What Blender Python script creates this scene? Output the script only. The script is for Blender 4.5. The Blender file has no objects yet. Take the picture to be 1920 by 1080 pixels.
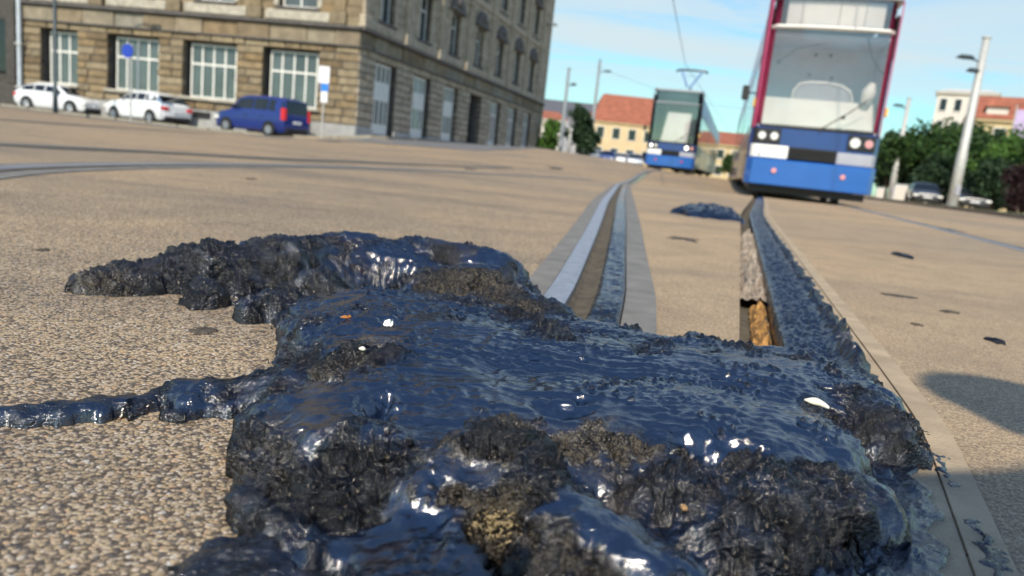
import bpy, bmesh, math, random
import numpy as np
from mathutils import Vector, Matrix
random.seed(7); RNG=np.random.default_rng(11)
scene=bpy.context.scene; COL=scene.collection
# ------------------------------------------------------------------ camera model (survey of the place)
CH=.235; F=1360.; CX,CY=960.,540.
ROLL=math.radians(6.0); HOR=296.
PITCH=math.atan((CY-HOR)*math.cos(ROLL)/F)
FWD=np.array([0,math.cos(PITCH),-math.sin(PITCH)]); _u=np.array([0,math.sin(PITCH),math.cos(PITCH)]); _r=np.array([1.,0,0])
RT=_r*math.cos(ROLL)+_u*math.sin(ROLL); UP=_u*math.cos(ROLL)-_r*math.sin(ROLL)
def ray(px,py): return FWD+RT*(px-CX)/F+UP*(CY-py)/F
def at(px,py,Y):
    d=ray(px,py); t=Y/d[1]; return Vector((d[0]*t,Y,CH+d[2]*t))
def gp(px,py,z=0.):
    d=ray(px,py); t=(z-CH)/d[2]; return (d[0]*t,d[1]*t)
AZ=[-60,-40,-30,-22,-16,-12,-6,1,7.5,11,15,18,22,60]; EL=[.2,.2,.05,.0,.15,.5,.65,.9,.65,.4,.3,.15,0,0]
def gzn(x,y):
    az=np.degrees(np.arctan2(x,y)); e=np.interp(az,AZ,EL); d=np.hypot(x,y)
    t=np.clip((d-13)/27,0,1); return e*t*t*(3-2*t)*(np.asarray(y)>0)
def gz(x,y): return float(gzn(np.array(x),np.array(y)))
def on(x,y,z=0.): return Vector((x,y,gz(x,y)+z))
# ------------------------------------------------------------------ numpy noise
def perlin(x,y,seed=0):
    r=np.random.default_rng(seed); perm=r.permutation(512); ang=r.random(512)*2*np.pi
    xi=np.floor(x).astype(int); yi=np.floor(y).astype(int); xf=x-xi; yf=y-yi
    def g(i,j):
        a=ang[perm[(perm[i&511]+j)&511]]; return np.cos(a),np.sin(a)
    u=xf*xf*xf*(xf*(xf*6-15)+10); v=yf*yf*yf*(yf*(yf*6-15)+10)
    def dt(i,j):
        gx,gy=g(xi+i,yi+j); return gx*(xf-i)+gy*(yf-j)
    a=dt(0,0)*(1-u)+dt(1,0)*u; b=dt(0,1)*(1-u)+dt(1,1)*u
    return (a*(1-v)+b*v)*1.5
def fbm(x,y,o=4,seed=0,g=.5):
    s=0;a=1
    for i in range(o): s=s+a*perlin(x*2**i,y*2**i,seed+i); a*=g
    return s
def worley(x,y,seed=0):
    r=np.random.default_rng(seed); T=r.random((256,256,2)); xi=np.floor(x).astype(int); yi=np.floor(y).astype(int)
    m=np.full(np.shape(x),9.)
    for i in (-1,0,1):
        for j in (-1,0,1):
            c=T[(xi+i)&255,(yi+j)&255]; m=np.minimum(m,np.hypot(xi+i+c[...,0]-x,yi+j+c[...,1]-y))
    return m
def sst(a,b,x):
    t=np.clip((x-a)/(b-a),0,1); return t*t*(3-2*t)
# ------------------------------------------------------------------ materials
M={}
def newmat(name):
    m=bpy.data.materials.new(name); m.use_nodes=True; nt=m.node_tree; b=nt.nodes['Principled BSDF']; M[name]=m
    return m,nt,b
def nd(nt,t,**k):
    n=nt.nodes.new(t)
    for a,v in k.items():
        if a in n.inputs.keys(): n.inputs[a].default_value=v
        else: setattr(n,a,v)
    return n
def lk(nt,a,b): nt.links.new(a,b)
def ramp(nt,src,stops):
    n=nt.nodes.new('ShaderNodeValToRGB'); e=n.color_ramp.elements
    while len(e)<len(stops): e.new(.5)
    for i,(p,c) in enumerate(stops): e[i].position=p; e[i].color=(*c,1) if len(c)==3 else c
    lk(nt,src,n.inputs[0]); return n.outputs[0]
def coord(nt,kind='Object'):
    return nt.nodes.new('ShaderNodeTexCoord').outputs[kind]
def mixc(nt,f,a,b,mode='MIX'):
    n=nt.nodes.new('ShaderNodeMix'); n.data_type='RGBA'; n.blend_type=mode
    for s,v in ((n.inputs[0],f),(n.inputs[6],a),(n.inputs[7],b)):
        if hasattr(v,'links'): lk(nt,v,s)
        else: s.default_value=v if not isinstance(v,tuple) else (*v,1)
    return n.outputs[2]
def mat(name,c,rough=.6,metal=0.,var=.15,scale=3.,bump=0.,bscale=None,coat=0.,spec=.5,emit=None,es=1.):
    m,nt,b=newmat(name); co=coord(nt)
    n=nd(nt,'ShaderNodeTexNoise',Scale=scale,Detail=5.0); lk(nt,co,n.inputs['Vector'])
    lo=tuple(max(0,v*(1-var)) for v in c); hi=tuple(min(1,v*(1+var)) for v in c)
    lk(nt,ramp(nt,n.outputs[0],[(.3,lo),(.7,hi)]),b.inputs['Base Color'])
    b.inputs['Roughness'].default_value=rough; b.inputs['Metallic'].default_value=metal
    b.inputs['Coat Weight'].default_value=coat; b.inputs['Specular IOR Level'].default_value=spec
    if bump:
        n2=nd(nt,'ShaderNodeTexNoise',Scale=bscale or scale*6,Detail=4.0); lk(nt,co,n2.inputs['Vector'])
        bp=nd(nt,'ShaderNodeBump',Strength=bump,Distance=.02); lk(nt,n2.outputs[0],bp.inputs['Height']); lk(nt,bp.outputs[0],b.inputs['Normal'])
    if emit: b.inputs['Emission Color'].default_value=(*emit,1); b.inputs['Emission Strength'].default_value=es
    return m
def island(name,cols,rough=.8,bump=.3,bscale=12.,spec=.3,nz=.35):
    m,nt,b=newmat(name); g=nt.nodes.new('ShaderNodeNewGeometry'); co=coord(nt)
    st=[(i/(len(cols)-1) if len(cols)>1 else 0,c) for i,c in enumerate(cols)]
    c=ramp(nt,g.outputs['Random Per Island'],st)
    n=nd(nt,'ShaderNodeTexNoise',Scale=bscale*.35,Detail=6.0); lk(nt,co,n.inputs['Vector'])
    v=ramp(nt,n.outputs[0],[(.3,(1-nz,)*3),(.75,(1+nz*.4,)*3)])
    lk(nt,mixc(nt,1.,c,v,'MULTIPLY'),b.inputs['Base Color'])
    b.inputs['Roughness'].default_value=rough; b.inputs['Specular IOR Level'].default_value=spec
    if bump:
        n2=nd(nt,'ShaderNodeTexNoise',Scale=bscale,Detail=5.0); lk(nt,co,n2.inputs['Vector'])
        bp=nd(nt,'ShaderNodeBump',Strength=bump,Distance=.03); lk(nt,n2.outputs[0],bp.inputs['Height']); lk(nt,bp.outputs[0],b.inputs['Normal'])
    return m
def glassmat(name,tint,spec=.5,trans=.8,rough=.03):
    m=bpy.data.materials.new(name); m.use_nodes=True; nt=m.node_tree; nt.nodes.clear(); M[name]=m
    o=nt.nodes.new('ShaderNodeOutputMaterial'); t=nd(nt,'ShaderNodeBsdfTransparent'); t.inputs[0].default_value=(*tint,1)
    g=nd(nt,'ShaderNodeBsdfGlossy',Roughness=rough); fr=nd(nt,'ShaderNodeFresnel',IOR=1.5)
    ad=nd(nt,'ShaderNodeMath',operation='ADD'); lk(nt,fr.outputs[0],ad.inputs[0]); ad.inputs[1].default_value=1-trans-.04
    mx=nt.nodes.new('ShaderNodeMixShader'); lk(nt,ad.outputs[0],mx.inputs[0]); lk(nt,t.outputs[0],mx.inputs[1]); lk(nt,g.outputs[0],mx.inputs[2]); lk(nt,mx.outputs[0],o.inputs[0])
    return m
# aggregate asphalt: little stones pressed into a tan binder
def aggregate(name,scale,stones,dark,bump,big,patch):
    m,nt,b=newmat(name); co=coord(nt)
    w=nd(nt,'ShaderNodeTexNoise',Scale=scale*.6,Detail=2.0); lk(nt,co,w.inputs['Vector'])
    wm=nd(nt,'ShaderNodeVectorMath',operation='SCALE'); lk(nt,w.outputs['Color'],wm.inputs[0]); wm.inputs['Scale'].default_value=1.6/scale
    wa=nd(nt,'ShaderNodeVectorMath',operation='ADD'); lk(nt,co,wa.inputs[0]); lk(nt,wm.outputs[0],wa.inputs[1])
    v=nd(nt,'ShaderNodeTexVoronoi',Scale=scale); lk(nt,wa.outputs[0],v.inputs['Vector'])
    vb=nd(nt,'ShaderNodeTexVoronoi',Scale=scale*.45); lk(nt,wa.outputs[0],vb.inputs['Vector'])
    se=nd(nt,'ShaderNodeSeparateColor'); lk(nt,v.outputs['Color'],se.inputs[0])
    c=ramp(nt,se.outputs[0],stones)
    gap=ramp(nt,v.outputs['Distance'],[(.50,(0,0,0)),(.72,(1,1,1))])
    c=mixc(nt,gap,c,dark)
    n1=nd(nt,'ShaderNodeTexNoise',Scale=big,Detail=6.0,Roughness=.6); lk(nt,co,n1.inputs['Vector'])
    c=mixc(nt,1.,c,ramp(nt,n1.outputs[0],[(.32,patch[0]),(.55,patch[1]),(.75,patch[2])]),'MULTIPLY')
    n3=nd(nt,'ShaderNodeTexNoise',Scale=.35,Detail=3.0); lk(nt,co,n3.inputs['Vector'])
    c=mixc(nt,1.,c,ramp(nt,n3.outputs[0],[(.34,(.80,.81,.87)),(.5,(.98,.95,.93)),(.62,(1.10,1.02,.97))]),'MULTIPLY')
    mpp=nt.nodes.new('ShaderNodeMapping'); lk(nt,co,mpp.inputs[0]); mpp.inputs['Scale'].default_value=(.22,1.1,1); n4=nd(nt,'ShaderNodeTexNoise',Scale=1.1,Detail=5.0,Roughness=.6); lk(nt,mpp.outputs[0],n4.inputs['Vector'])
    c=mixc(nt,1.,c,ramp(nt,n4.outputs[0],[(.36,(.72,.74,.80)),(.50,(1.,.99,.98)),(.66,(1.05,1.02,1.))]),'MULTIPLY')
    n6=nd(nt,'ShaderNodeTexNoise',Scale=9.,Detail=8.0,Roughness=.75); lk(nt,co,n6.inputs['Vector'])
    c=mixc(nt,1.,c,ramp(nt,n6.outputs[0],[(.30,(.45,.43,.42)),(.38,(1,1,1))]),'MULTIPLY')
    lk(nt,c,b.inputs['Base Color']); b.inputs['Roughness'].default_value=.75; b.inputs['Specular IOR Level'].default_value=.35
    inv=nd(nt,'ShaderNodeMath',operation='SUBTRACT'); inv.inputs[0].default_value=1; lk(nt,v.outputs['Distance'],inv.inputs[1])
    se2=nd(nt,'ShaderNodeSeparateColor'); lk(nt,vb.outputs['Color'],se2.inputs[0])
    ad=nd(nt,'ShaderNodeMath',operation='MULTIPLY_ADD'); lk(nt,se2.outputs[1],ad.inputs[0]); ad.inputs[1].default_value=.5; lk(nt,inv.outputs[0],ad.inputs[2])
    bp=nd(nt,'ShaderNodeBump',Strength=bump,Distance=.6/scale); lk(nt,ad.outputs[0],bp.inputs['Height']); lk(nt,bp.outputs[0],b.inputs['Normal'])
    return m
STN=[(0,(.09,.085,.08)),(.14,(.24,.20,.155)),(.32,(.47,.355,.21)),(.6,(.61,.475,.28)),(.8,(.66,.56,.42)),(.93,(.66,.42,.21)),(1,(.76,.71,.6))]
aggregate('asphalt_tan',310,STN,(.13,.10,.07),.75,5,((.82,.82,.84),(1.,.99,.97),(1.1,1.06,.99)))
STN2=[(0,(.22,.175,.125)),(.3,(.45,.335,.195)),(.6,(.55,.42,.245)),(1,(.64,.52,.34))]
aggregate('asphalt_fine',420,STN2,(.30,.225,.15),.3,6,((.8,.79,.78),(.97,.95,.93),(1.06,1.02,.98)))
mat('road_grey',(.17,.165,.16),.85,var=.2,scale=2,bump=.2,bscale=60)
mat('pavement',(.33,.32,.30),.85,var=.15,scale=1.5,bump=.2,bscale=30)
mat('tar_stain',(.075,.062,.048),.8,var=.4,scale=60); mat('concrete_band',(.20,.188,.165),.8,var=.22,scale=14,bump=.25,bscale=160)
mat('mortar',(.44,.335,.215),.85,var=.2,scale=18,bump=.3,bscale=300)
mat('steel',(.42,.42,.45),.42,metal=.65,var=.2,scale=30,bump=.05,bscale=90)
mat('steel_dull',(.20,.19,.18),.5,metal=.6,var=.3,scale=20,bump=.2,bscale=60)
mat('groove_dirt',(.12,.098,.065),.9,var=.4,scale=40,bump=.5,bscale=200)
mat('foam',(.38,.20,.06),.9,var=.75,scale=60,bump=.6,bscale=120)
mat('rubble',(.36,.29,.22),.85,var=.5,scale=40,bump=.8,bscale=90)
mat('grass',(.16,.22,.06),.9,var=.35,scale=4)
mat('kerb_stone',(.30,.27,.21),.85,var=.2,scale=5,bump=.2)
mat('black',(.012,.012,.013),.5,var=.2); mat('rubber',(.018,.018,.018),.8,var=.2)
mat('blue_paint',(.008,.10,.40),.32,coat=.6,var=.06); mat('navy_paint',(.012,.045,.20),.3,coat=.6,var=.08)
mat('van_blue',(.006,.022,.17),.3,coat=.7,var=.06); mat('white_paint',(.78,.79,.80),.3,coat=.6,var=.04); mat('silver_paint',(.5,.52,.56),.3,metal=.5,coat=.5,var=.05)
mat('dark_paint',(.03,.032,.036),.3,coat=.6); mat('red_paint',(.35,.03,.03),.3,coat=.5)
mat('glass_dark',(.012,.016,.02),.06,var=.2,spec=.6); mat('glass_window',(.08,.10,.105),.07,var=.3,scale=.8,spec=.8)
mat('glass_sky',(.10,.13,.15),.05,metal=.55,var=.2,scale=.8,spec=1.)
mat('lamp_red',(.55,.02,.03),.3,emit=(.6,.02,.03),es=.15); mat('lamp_clear',(.8,.8,.76),.15,var=.05); mat('lamp_lit',(.9,.9,.85),.2,emit=(1,.98,.9),es=2.5)
mat('plate',(.75,.76,.76),.5,var=.03); mat('rim',(.42,.43,.45),.35,metal=.7)
mat('cream',(.88,.86,.79),.5,var=.05); mat('cab_grey',(.66,.67,.74),.6,var=.08); mat('grey_panel',(.36,.37,.41),.45,var=.06); mat('white_trim',(.8,.79,.75),.4,var=.04)
mat('magenta',(.62,.07,.19),.4,var=.1,coat=.4); mat('lilac',(.50,.40,.62),.4,var=.12,coat=.4,scale=.8); mat('side_blue',(.13,.22,.42),.25,var=.25,scale=.6,coat=.5); mat('maroon',(.21,.105,.10),.45,var=.15,coat=.3)
mat('side_grey',(.15,.16,.175),.35,var=.3,scale=.5,coat=.3); mat('roof_blue',(.35,.52,.70),.4,var=.1)
mat('yellow',(.75,.55,.15),.4); mat('pink_lamp',(.72,.3,.3),.3)
mat('galv',(.52,.52,.49),.55,metal=.25,var=.12,scale=6); mat('pole_dark',(.05,.07,.08),.5); mat('pole_grey',(.24,.27,.29),.55,var=.12); mat('sign_blue',(.02,.06,.42),.4,var=.05); mat('sign_white',(.78,.79,.82),.4,var=.03); mat('sign_cyan',(.03,.22,.72),.4,var=.05)
mat('frame_white',(.72,.71,.66),.5,var=.08); mat('granite',(.33,.33,.32),.8,var=.15,bump=.2)
island('ashlar',[(.17,.122,.07),(.27,.205,.12),(.31,.25,.16),(.23,.185,.12),(.28,.195,.10),(.34,.28,.185)],bump=.5,bscale=9)
island('ashlar_grey',[(.37,.31,.225),(.44,.37,.275),(.50,.42,.32),(.40,.34,.255)],bump=.5,bscale=9)
island('band_stone',[(.25,.18,.105),(.30,.26,.19),(.22,.16,.095),(.28,.265,.22),(.31,.235,.145)],bump=.15,bscale=6)
island('pale_panel',[(.44,.40,.31),(.50,.46,.38),(.40,.36,.28)],bump=.1)
mat('cornice_dark',(.11,.10,.095),.8,var=.25); mat('core_dark',(.03,.028,.025),.9); mat('slate',(.12,.12,.13),.7,var=.2)
island('dark_stone',[(.06,.058,.055),(.09,.085,.078),(.075,.07,.065)],bump=.3)
island('roof_tile',[(.36,.12,.07),(.42,.15,.09)],bump=.2,bscale=3); mat('wall_cream',(.62,.49,.29),.85,var=.1,scale=.5); mat('wall_white',(.66,.62,.55),.85,var=.08,scale=.5); mat('wall_yellow',(.58,.47,.27),.85,var=.1,scale=.5); mat('hall_grey',(.33,.34,.37),.7,var=.12,scale=.4); mat('pale_far',(.5,.55,.6),.8)
mat('bark',(.09,.065,.045),.9,var=.3,scale=8,bump=.4)
def leafmat(name,cols):
    m=island(name,cols,rough=.65,bump=0,nz=.2); b=m.node_tree.nodes['Principled BSDF']; b.inputs['Subsurface Weight'].default_value=0
leafmat('leaf_green',[(.015,.042,.010),(.03,.072,.016),(.052,.105,.022),(.022,.055,.013)]); leafmat('leaf_dark',[(.014,.035,.018),(.025,.055,.022),(.04,.075,.03)]); leafmat('leaf_purple',[(.025,.010,.014),(.038,.014,.018),(.02,.016,.012)]); leafmat('leaf_bright',[(.06,.15,.02),(.1,.2,.035),(.045,.11,.02)])
glassmat('glass_clear',(.98,.97,.98),trans=.87)
glassmat('glass_tint',(.45,.5,.55),trans=.80)
# molten tar: glossy black with a painted-in blue sheen; "grit" (a mesh attribute) marks where road dust and grains stick to it
def tarmat(name,wr=1.,dust=(.070,.055,.036)):
    m,nt,b=newmat(name); co=coord(nt)
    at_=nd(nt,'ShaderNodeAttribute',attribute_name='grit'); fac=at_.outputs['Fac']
    n1=nd(nt,'ShaderNodeTexNoise',Scale=130.,Detail=6.0,Roughness=.65); lk(nt,co,n1.inputs['Vector'])
    n2=nd(nt,'ShaderNodeTexNoise',Scale=480.,Detail=4.0,Roughness=.6); lk(nt,co,n2.inputs['Vector'])
    n3=nd(nt,'ShaderNodeTexNoise',Scale=38.,Detail=7.0,Roughness=.7,Distortion=1.2); lk(nt,co,n3.inputs['Vector'])
    dn=nd(nt,'ShaderNodeAttribute',attribute_name='dust').outputs['Fac']
    sp=ramp(nt,n2.outputs[0],[(.55,(0,0,0)),(.70,(1,1,1))])
    base=mixc(nt,fac,(.0013,.0055,.020),(.003,.003,.0035))  # smooth zones: blue of the reflected sky put into the base colour
    mm=nd(nt,'ShaderNodeMath',operation='MULTIPLY'); lk(nt,dn,mm.inputs[0]); lk(nt,ramp(nt,n1.outputs[0],[(.38,(0,0,0)),(.6,(1,1,1))]),mm.inputs[1])
    base=mixc(nt,mm.outputs[0],base,dust)
    m2=nd(nt,'ShaderNodeMath',operation='MULTIPLY'); lk(nt,sp,m2.inputs[0]); m3=nd(nt,'ShaderNodeMath',operation='MULTIPLY_ADD'); lk(nt,dn,m3.inputs[0]); m3.inputs[1].default_value=.6; m3.inputs[2].default_value=.0; lk(nt,m3.outputs[0],m2.inputs[1])
    base=mixc(nt,m2.outputs[0],base,(.26,.21,.13))
    n5=nd(nt,'ShaderNodeTexNoise',Scale=210.,Detail=2.0); lk(nt,co,n5.inputs['Vector']); m5=nd(nt,'ShaderNodeMath',operation='MULTIPLY'); lk(nt,fac,m5.inputs[0]); lk(nt,ramp(nt,n5.outputs[0],[(.66,(0,0,0)),(.74,(.5,.5,.5))]),m5.inputs[1])
    base=mixc(nt,m5.outputs[0],base,(.20,.16,.10))
    lk(nt,base,b.inputs['Base Color'])
    ma=nd(nt,'ShaderNodeMath',operation='MULTIPLY_ADD'); lk(nt,fac,ma.inputs[0]); ma.inputs[1].default_value=.16; lk(nt,mm.outputs[0],ma.inputs[2]); mm=ma
    r=nd(nt,'ShaderNodeMapRange'); lk(nt,mm.outputs[0],r.inputs[0]); r.inputs[3].default_value=.075; r.inputs[4].default_value=.42
    r2=nd(nt,'ShaderNodeMapRange'); lk(nt,n3.outputs[0],r2.inputs[0]); r2.inputs[1].default_value=.3; r2.inputs[2].default_value=.7; r2.inputs[3].default_value=-.03; r2.inputs[4].default_value=.06
    ra=nd(nt,'ShaderNodeMath',operation='ADD'); lk(nt,r.outputs[0],ra.inputs[0]); lk(nt,r2.outputs[0],ra.inputs[1]); lk(nt,ra.outputs[0],b.inputs['Roughness'])
    io=nd(nt,'ShaderNodeMapRange'); lk(nt,fac,io.inputs[0]); io.inputs[3].default_value=2.4; io.inputs[4].default_value=1.5; lk(nt,io.outputs[0],b.inputs['IOR'])
    b1=nd(nt,'ShaderNodeBump',Distance=.006); lk(nt,n3.outputs[0],b1.inputs['Height']); b1.inputs['Strength'].default_value=.10*wr
    gs=nd(nt,'ShaderNodeMapRange'); lk(nt,fac,gs.inputs[0]); gs.inputs[3].default_value=.06*wr; gs.inputs[4].default_value=1.
    mp=nt.nodes.new('ShaderNodeMapping'); lk(nt,co,mp.inputs[0]); mp.inputs['Rotation'].default_value=(0,0,.45); mp.inputs['Scale'].default_value=(22.,110.,40.)
    n7=nd(nt,'ShaderNodeTexNoise',Scale=1.,Detail=5.0,Roughness=.6,Distortion=.8); lk(nt,mp.outputs[0],n7.inputs['Vector'])
    b0=nd(nt,'ShaderNodeBump',Distance=.008); lk(nt,n7.outputs[0],b0.inputs['Height']); b0.inputs['Strength'].default_value=.20*wr; lk(nt,b1.outputs[0],b0.inputs['Normal']); b1=b0
    b2=nd(nt,'ShaderNodeBump',Distance=.0035); lk(nt,n1.outputs[0],b2.inputs['Height']); lk(nt,gs.outputs[0],b2.inputs['Strength']); lk(nt,b1.outputs[0],b2.inputs['Normal'])
    gs2=nd(nt,'ShaderNodeMapRange'); lk(nt,fac,gs2.inputs[0]); gs2.inputs[3].default_value=.06; gs2.inputs[4].default_value=.9
    b3=nd(nt,'ShaderNodeBump',Distance=.0014); lk(nt,n2.outputs[0],b3.inputs['Height']); lk(nt,gs2.outputs[0],b3.inputs['Strength']); lk(nt,b2.outputs[0],b3.inputs['Normal'])
    v4=nd(nt,'ShaderNodeTexVoronoi',Scale=330.); lk(nt,co,v4.inputs['Vector'])
    b4=nd(nt,'ShaderNodeBump',Distance=.0022); lk(nt,v4.outputs['Distance'],b4.inputs['Height']); lk(nt,b3.outputs[0],b4.inputs['Normal'])
    g4=nd(nt,'ShaderNodeMath',operation='MULTIPLY'); lk(nt,fac,g4.inputs[0]); g4.inputs[1].default_value=.85; lk(nt,g4.outputs[0],b4.inputs['Strength']); b4.invert=True
    lk(nt,b4.outputs[0],b.inputs['Normal'])
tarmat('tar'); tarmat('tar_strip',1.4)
# ------------------------------------------------------------------ mesh builder
class MB:
    def __init__(s,T=None): s.v=[]; s.f=[]; s.T=T
    def add(s,vs,fs):
        o=len(s.v); s.v+= [s.T(*p) if s.T else Vector(p) for p in vs]; s.f+=[tuple(i+o for i in f) for f in fs]; return s
    def box(s,x0,x1,y0,y1,z0,z1):
        return s.add([(x0,y0,z0),(x1,y0,z0),(x1,y1,z0),(x0,y1,z0),(x0,y0,z1),(x1,y0,z1),(x1,y1,z1),(x0,y1,z1)],[(0,3,2,1),(4,5,6,7),(0,1,5,4),(1,2,6,5),(2,3,7,6),(3,0,4,7)])
    def cbox(s,x0,x1,y0,y1,z0,z1,c):   # chamfered on every edge in plan and height
        c=min(c,(x1-x0)*.45,(y1-y0)*.45,(z1-z0)*.45)
        rings=[]
        for z,i in ((z0,c),(z0+c,0),(z1-c,0),(z1,c)):
            a,b_,d,e=x0+i,x1-i,y0+i,y1-i
            rings.append([(a+c,d,z),(b_-c,d,z),(b_,d+c,z),(b_,e-c,z),(b_-c,e,z),(a+c,e,z),(a,e-c,z),(a,d+c,z)])
        return s.loft(rings)
    def loft(s,rings,closed=True,cap=True):
        n=len(rings[0]); vs=[p for r in rings for p in r]; fs=[]
        for k in range(len(rings)-1):
            for i in range(n if closed else n-1):
                j=(i+1)%n; fs.append((k*n+i,k*n+j,(k+1)*n+j,(k+1)*n+i))
        if cap and closed: fs.append(tuple(range(n))[::-1]); fs.append(tuple(range((len(rings)-1)*n,len(rings)*n)))
        return s.add(vs,fs)
    def tube(s,pts,r,n=8,cap=True):
        pts=[Vector(p) for p in pts]; rs=r if isinstance(r,(list,tuple)) else [r]*len(pts); rings=[]
        for i,p in enumerate(pts):
            t=(pts[min(i+1,len(pts)-1)]-pts[max(i-1,0)]).normalized(); a=t.orthogonal().normalized() if abs(t.z)>.9 else t.cross(Vector((0,0,1))).normalized()
            if abs(t.z)>.9: a=Vector((1,0,0)); a=(a-t*a.dot(t)).normalized()
            b=t.cross(a); rings.append([tuple(p+a*rs[i]*math.cos(k*2*math.pi/n)+b*rs[i]*math.sin(k*2*math.pi/n)) for k in range(n)])
        return s.loft(rings,cap=cap)
    def disc(s,c,n_,r,th,n=16):   # short cylinder along direction n_
        c=Vector(c); n_=Vector(n_).normalized(); return s.tube([c,c+n_*th],r,n)
    def quad(s,a,b,c,d): return s.add([a,b,c,d],[(0,1,2,3)])
    def build(s,name,m,parent=None,smooth=False,label=None,kind=None):
        me=bpy.data.meshes.new(name); me.from_pydata([tuple(v) for v in s.v],[],s.f); me.update()
        me.materials.append(M[m] if isinstance(m,str) else m)
        bm=bmesh.new(); bm.from_mesh(me); bmesh.ops.recalc_face_normals(bm,faces=bm.faces); bm.to_mesh(me); bm.free()
        if smooth: me.polygons.foreach_set('use_smooth',[True]*len(me.polygons))
        o=bpy.data.objects.new(name,me); COL.objects.link(o)
        if parent: o.parent=parent
        if label: o['label']=label
        if kind: o['kind']=kind
        return o
def thing(name,label,cat,loc=(0,0,0),rz=0,group=None,local=True):
    o=bpy.data.objects.new(name,None); o.empty_display_size=.2; COL.objects.link(o); o.location=loc; o.rotation_euler=(0,0,rz)
    o['label']=label; o['category']=cat
    if group: o['group']=group
    return o
def tag(o,label,cat,group=None):
    o['label']=label; o['category']=cat
    if group: o['group']=group
    return o
def recentre(o):   # put the origin of a one-mesh thing at its base
    me=o.data; n=len(me.vertices); a=np.empty(n*3); me.vertices.foreach_get('co',a); a=a.reshape(-1,3)
    c=Vector(((a[:,0].min()+a[:,0].max())/2,(a[:,1].min()+a[:,1].max())/2,a[:,2].min())); me.transform(Matrix.Translation(-c)); o.location=c; return o
def npmesh(name,V,Fq,m,smooth=True,attr=None):
    me=bpy.data.meshes.new(name); me.vertices.add(len(V)); me.vertices.foreach_set('co',V.astype(np.float32).ravel())
    k=Fq.shape[1]; me.loops.add(len(Fq)*k); me.polygons.add(len(Fq)); me.loops.foreach_set('vertex_index',Fq.astype(np.int32).ravel())
    me.polygons.foreach_set('loop_start',(np.arange(len(Fq))*k).astype(np.int32)); me.update(calc_edges=True)
    if smooth: me.polygons.foreach_set('use_smooth',np.ones(len(Fq),bool))
    if attr is not None:
        a=me.attributes.new('grit','FLOAT','POINT'); a.data.foreach_set('value',attr.astype(np.float32))
    me.materials.append(M[m]); me.validate(); o=bpy.data.objects.new(name,me); COL.objects.link(o); return o
# ================================================================== THE SETTING
def poly_x(pts):
    P=sorted(pts,key=lambda p:p[1]); ys=np.array([p[1] for p in P]); xs=np.array([p[0] for p in P])
    # smooth the survey points
    yy=np.unique(np.concatenate([np.geomspace(.2,100,160)])); xx=np.interp(yy,ys,xs)
    for _ in range(6): xx[1:-1]=.25*xx[:-2]+.5*xx[1:-1]+.25*xx[2:]
    return lambda y: float(np.interp(max(y,.2),yy,xx))
FAR=[(5.55,31),(14.6,60),(27.4,100)]
Lc0=poly_x([(-.13,.2),(-.005,1.2),(.03,1.423),(.068,1.715),(.175,2.54),(.50,5.2),(1.394,11.4),(2.62,18),(3.95,25)]+[(x-.12,y) for x,y in FAR])
Lc1=poly_x([(.07,.2),(.212,1.009),(.275,1.36),(.37,2.05),(.545,3.28),(.985,6.5),(1.65,11.4),(2.88,18),(4.2,25)]+[(x+.12,y) for x,y in FAR])
TA=[(.02,.2),(.25,.74),(.337,1.03),(.565,1.808),(1.665,5.56),(2.85,9.2),(4.17,13.3),(9.6,31),(18.4,60),(31,100)]
Tc0=poly_x(TA); Tc1=poly_x([(x+.155,y) for x,y in TA]) 
RA=[(1.66,.2),(3.07,4.49),(3.52,5.91),(4.18,8.0),(5.87,13.3),(12.2,31),(22.3,60),(36.3,100)]
Rc0=poly_x(RA); Rc1=poly_x([(x+.13,y) for x,y in RA])
ys=np.unique(np.concatenate([np.linspace(-60,-2,8),np.linspace(-2,.2,6),np.linspace(.2,3,71),np.geomspace(3,100,90),np.geomspace(100,3000,14)]))
def ground_sheet(name,m,c0,c1,n):
    V=[];Fq=[]; t=np.linspace(0,1,n)
    for y in ys:
        a,b=c0(y),c1(y)
        if a<-100: x=b-(np.linspace(1,0,n)**3)*(b+3000)
        elif b>100: x=a+(t**3)*(3000-a)
        else: x=a+(b-a)*t
        V.append(np.stack([x,np.full(n,y),gzn(x,np.full(n,y))],1))
    V=np.concatenate(V); k=len(ys)
    i=np.arange((k-1)*n).reshape(k-1,n)[:,:-1].ravel(); Fq=np.stack([i,i+1,i+n+1,i+n],1)
    return V,Fq
parts=[ground_sheet('g',0,lambda y:-3000,Lc0,90),ground_sheet('g',0,Lc1,Tc0,14),ground_sheet('g',0,lambda y:Tc1(y),Rc0,14),ground_sheet('g',0,Rc1,lambda y:3000,60)]
o_=0;VV=[];FF=[];MI=[]
for k,(v,f) in enumerate(parts):
    VV.append(v);FF.append(f+o_);o_+=len(v);MI+= [0 if k<1 else 1]*len(f)
g=npmesh('ground',np.concatenate(VV),np.concatenate(FF),'asphalt_tan',True); g.data.materials.append(M['asphalt_fine']); g.data.polygons.foreach_set('material_index',MI[:len(g.data.polygons)]); g['kind']='structure'
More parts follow.
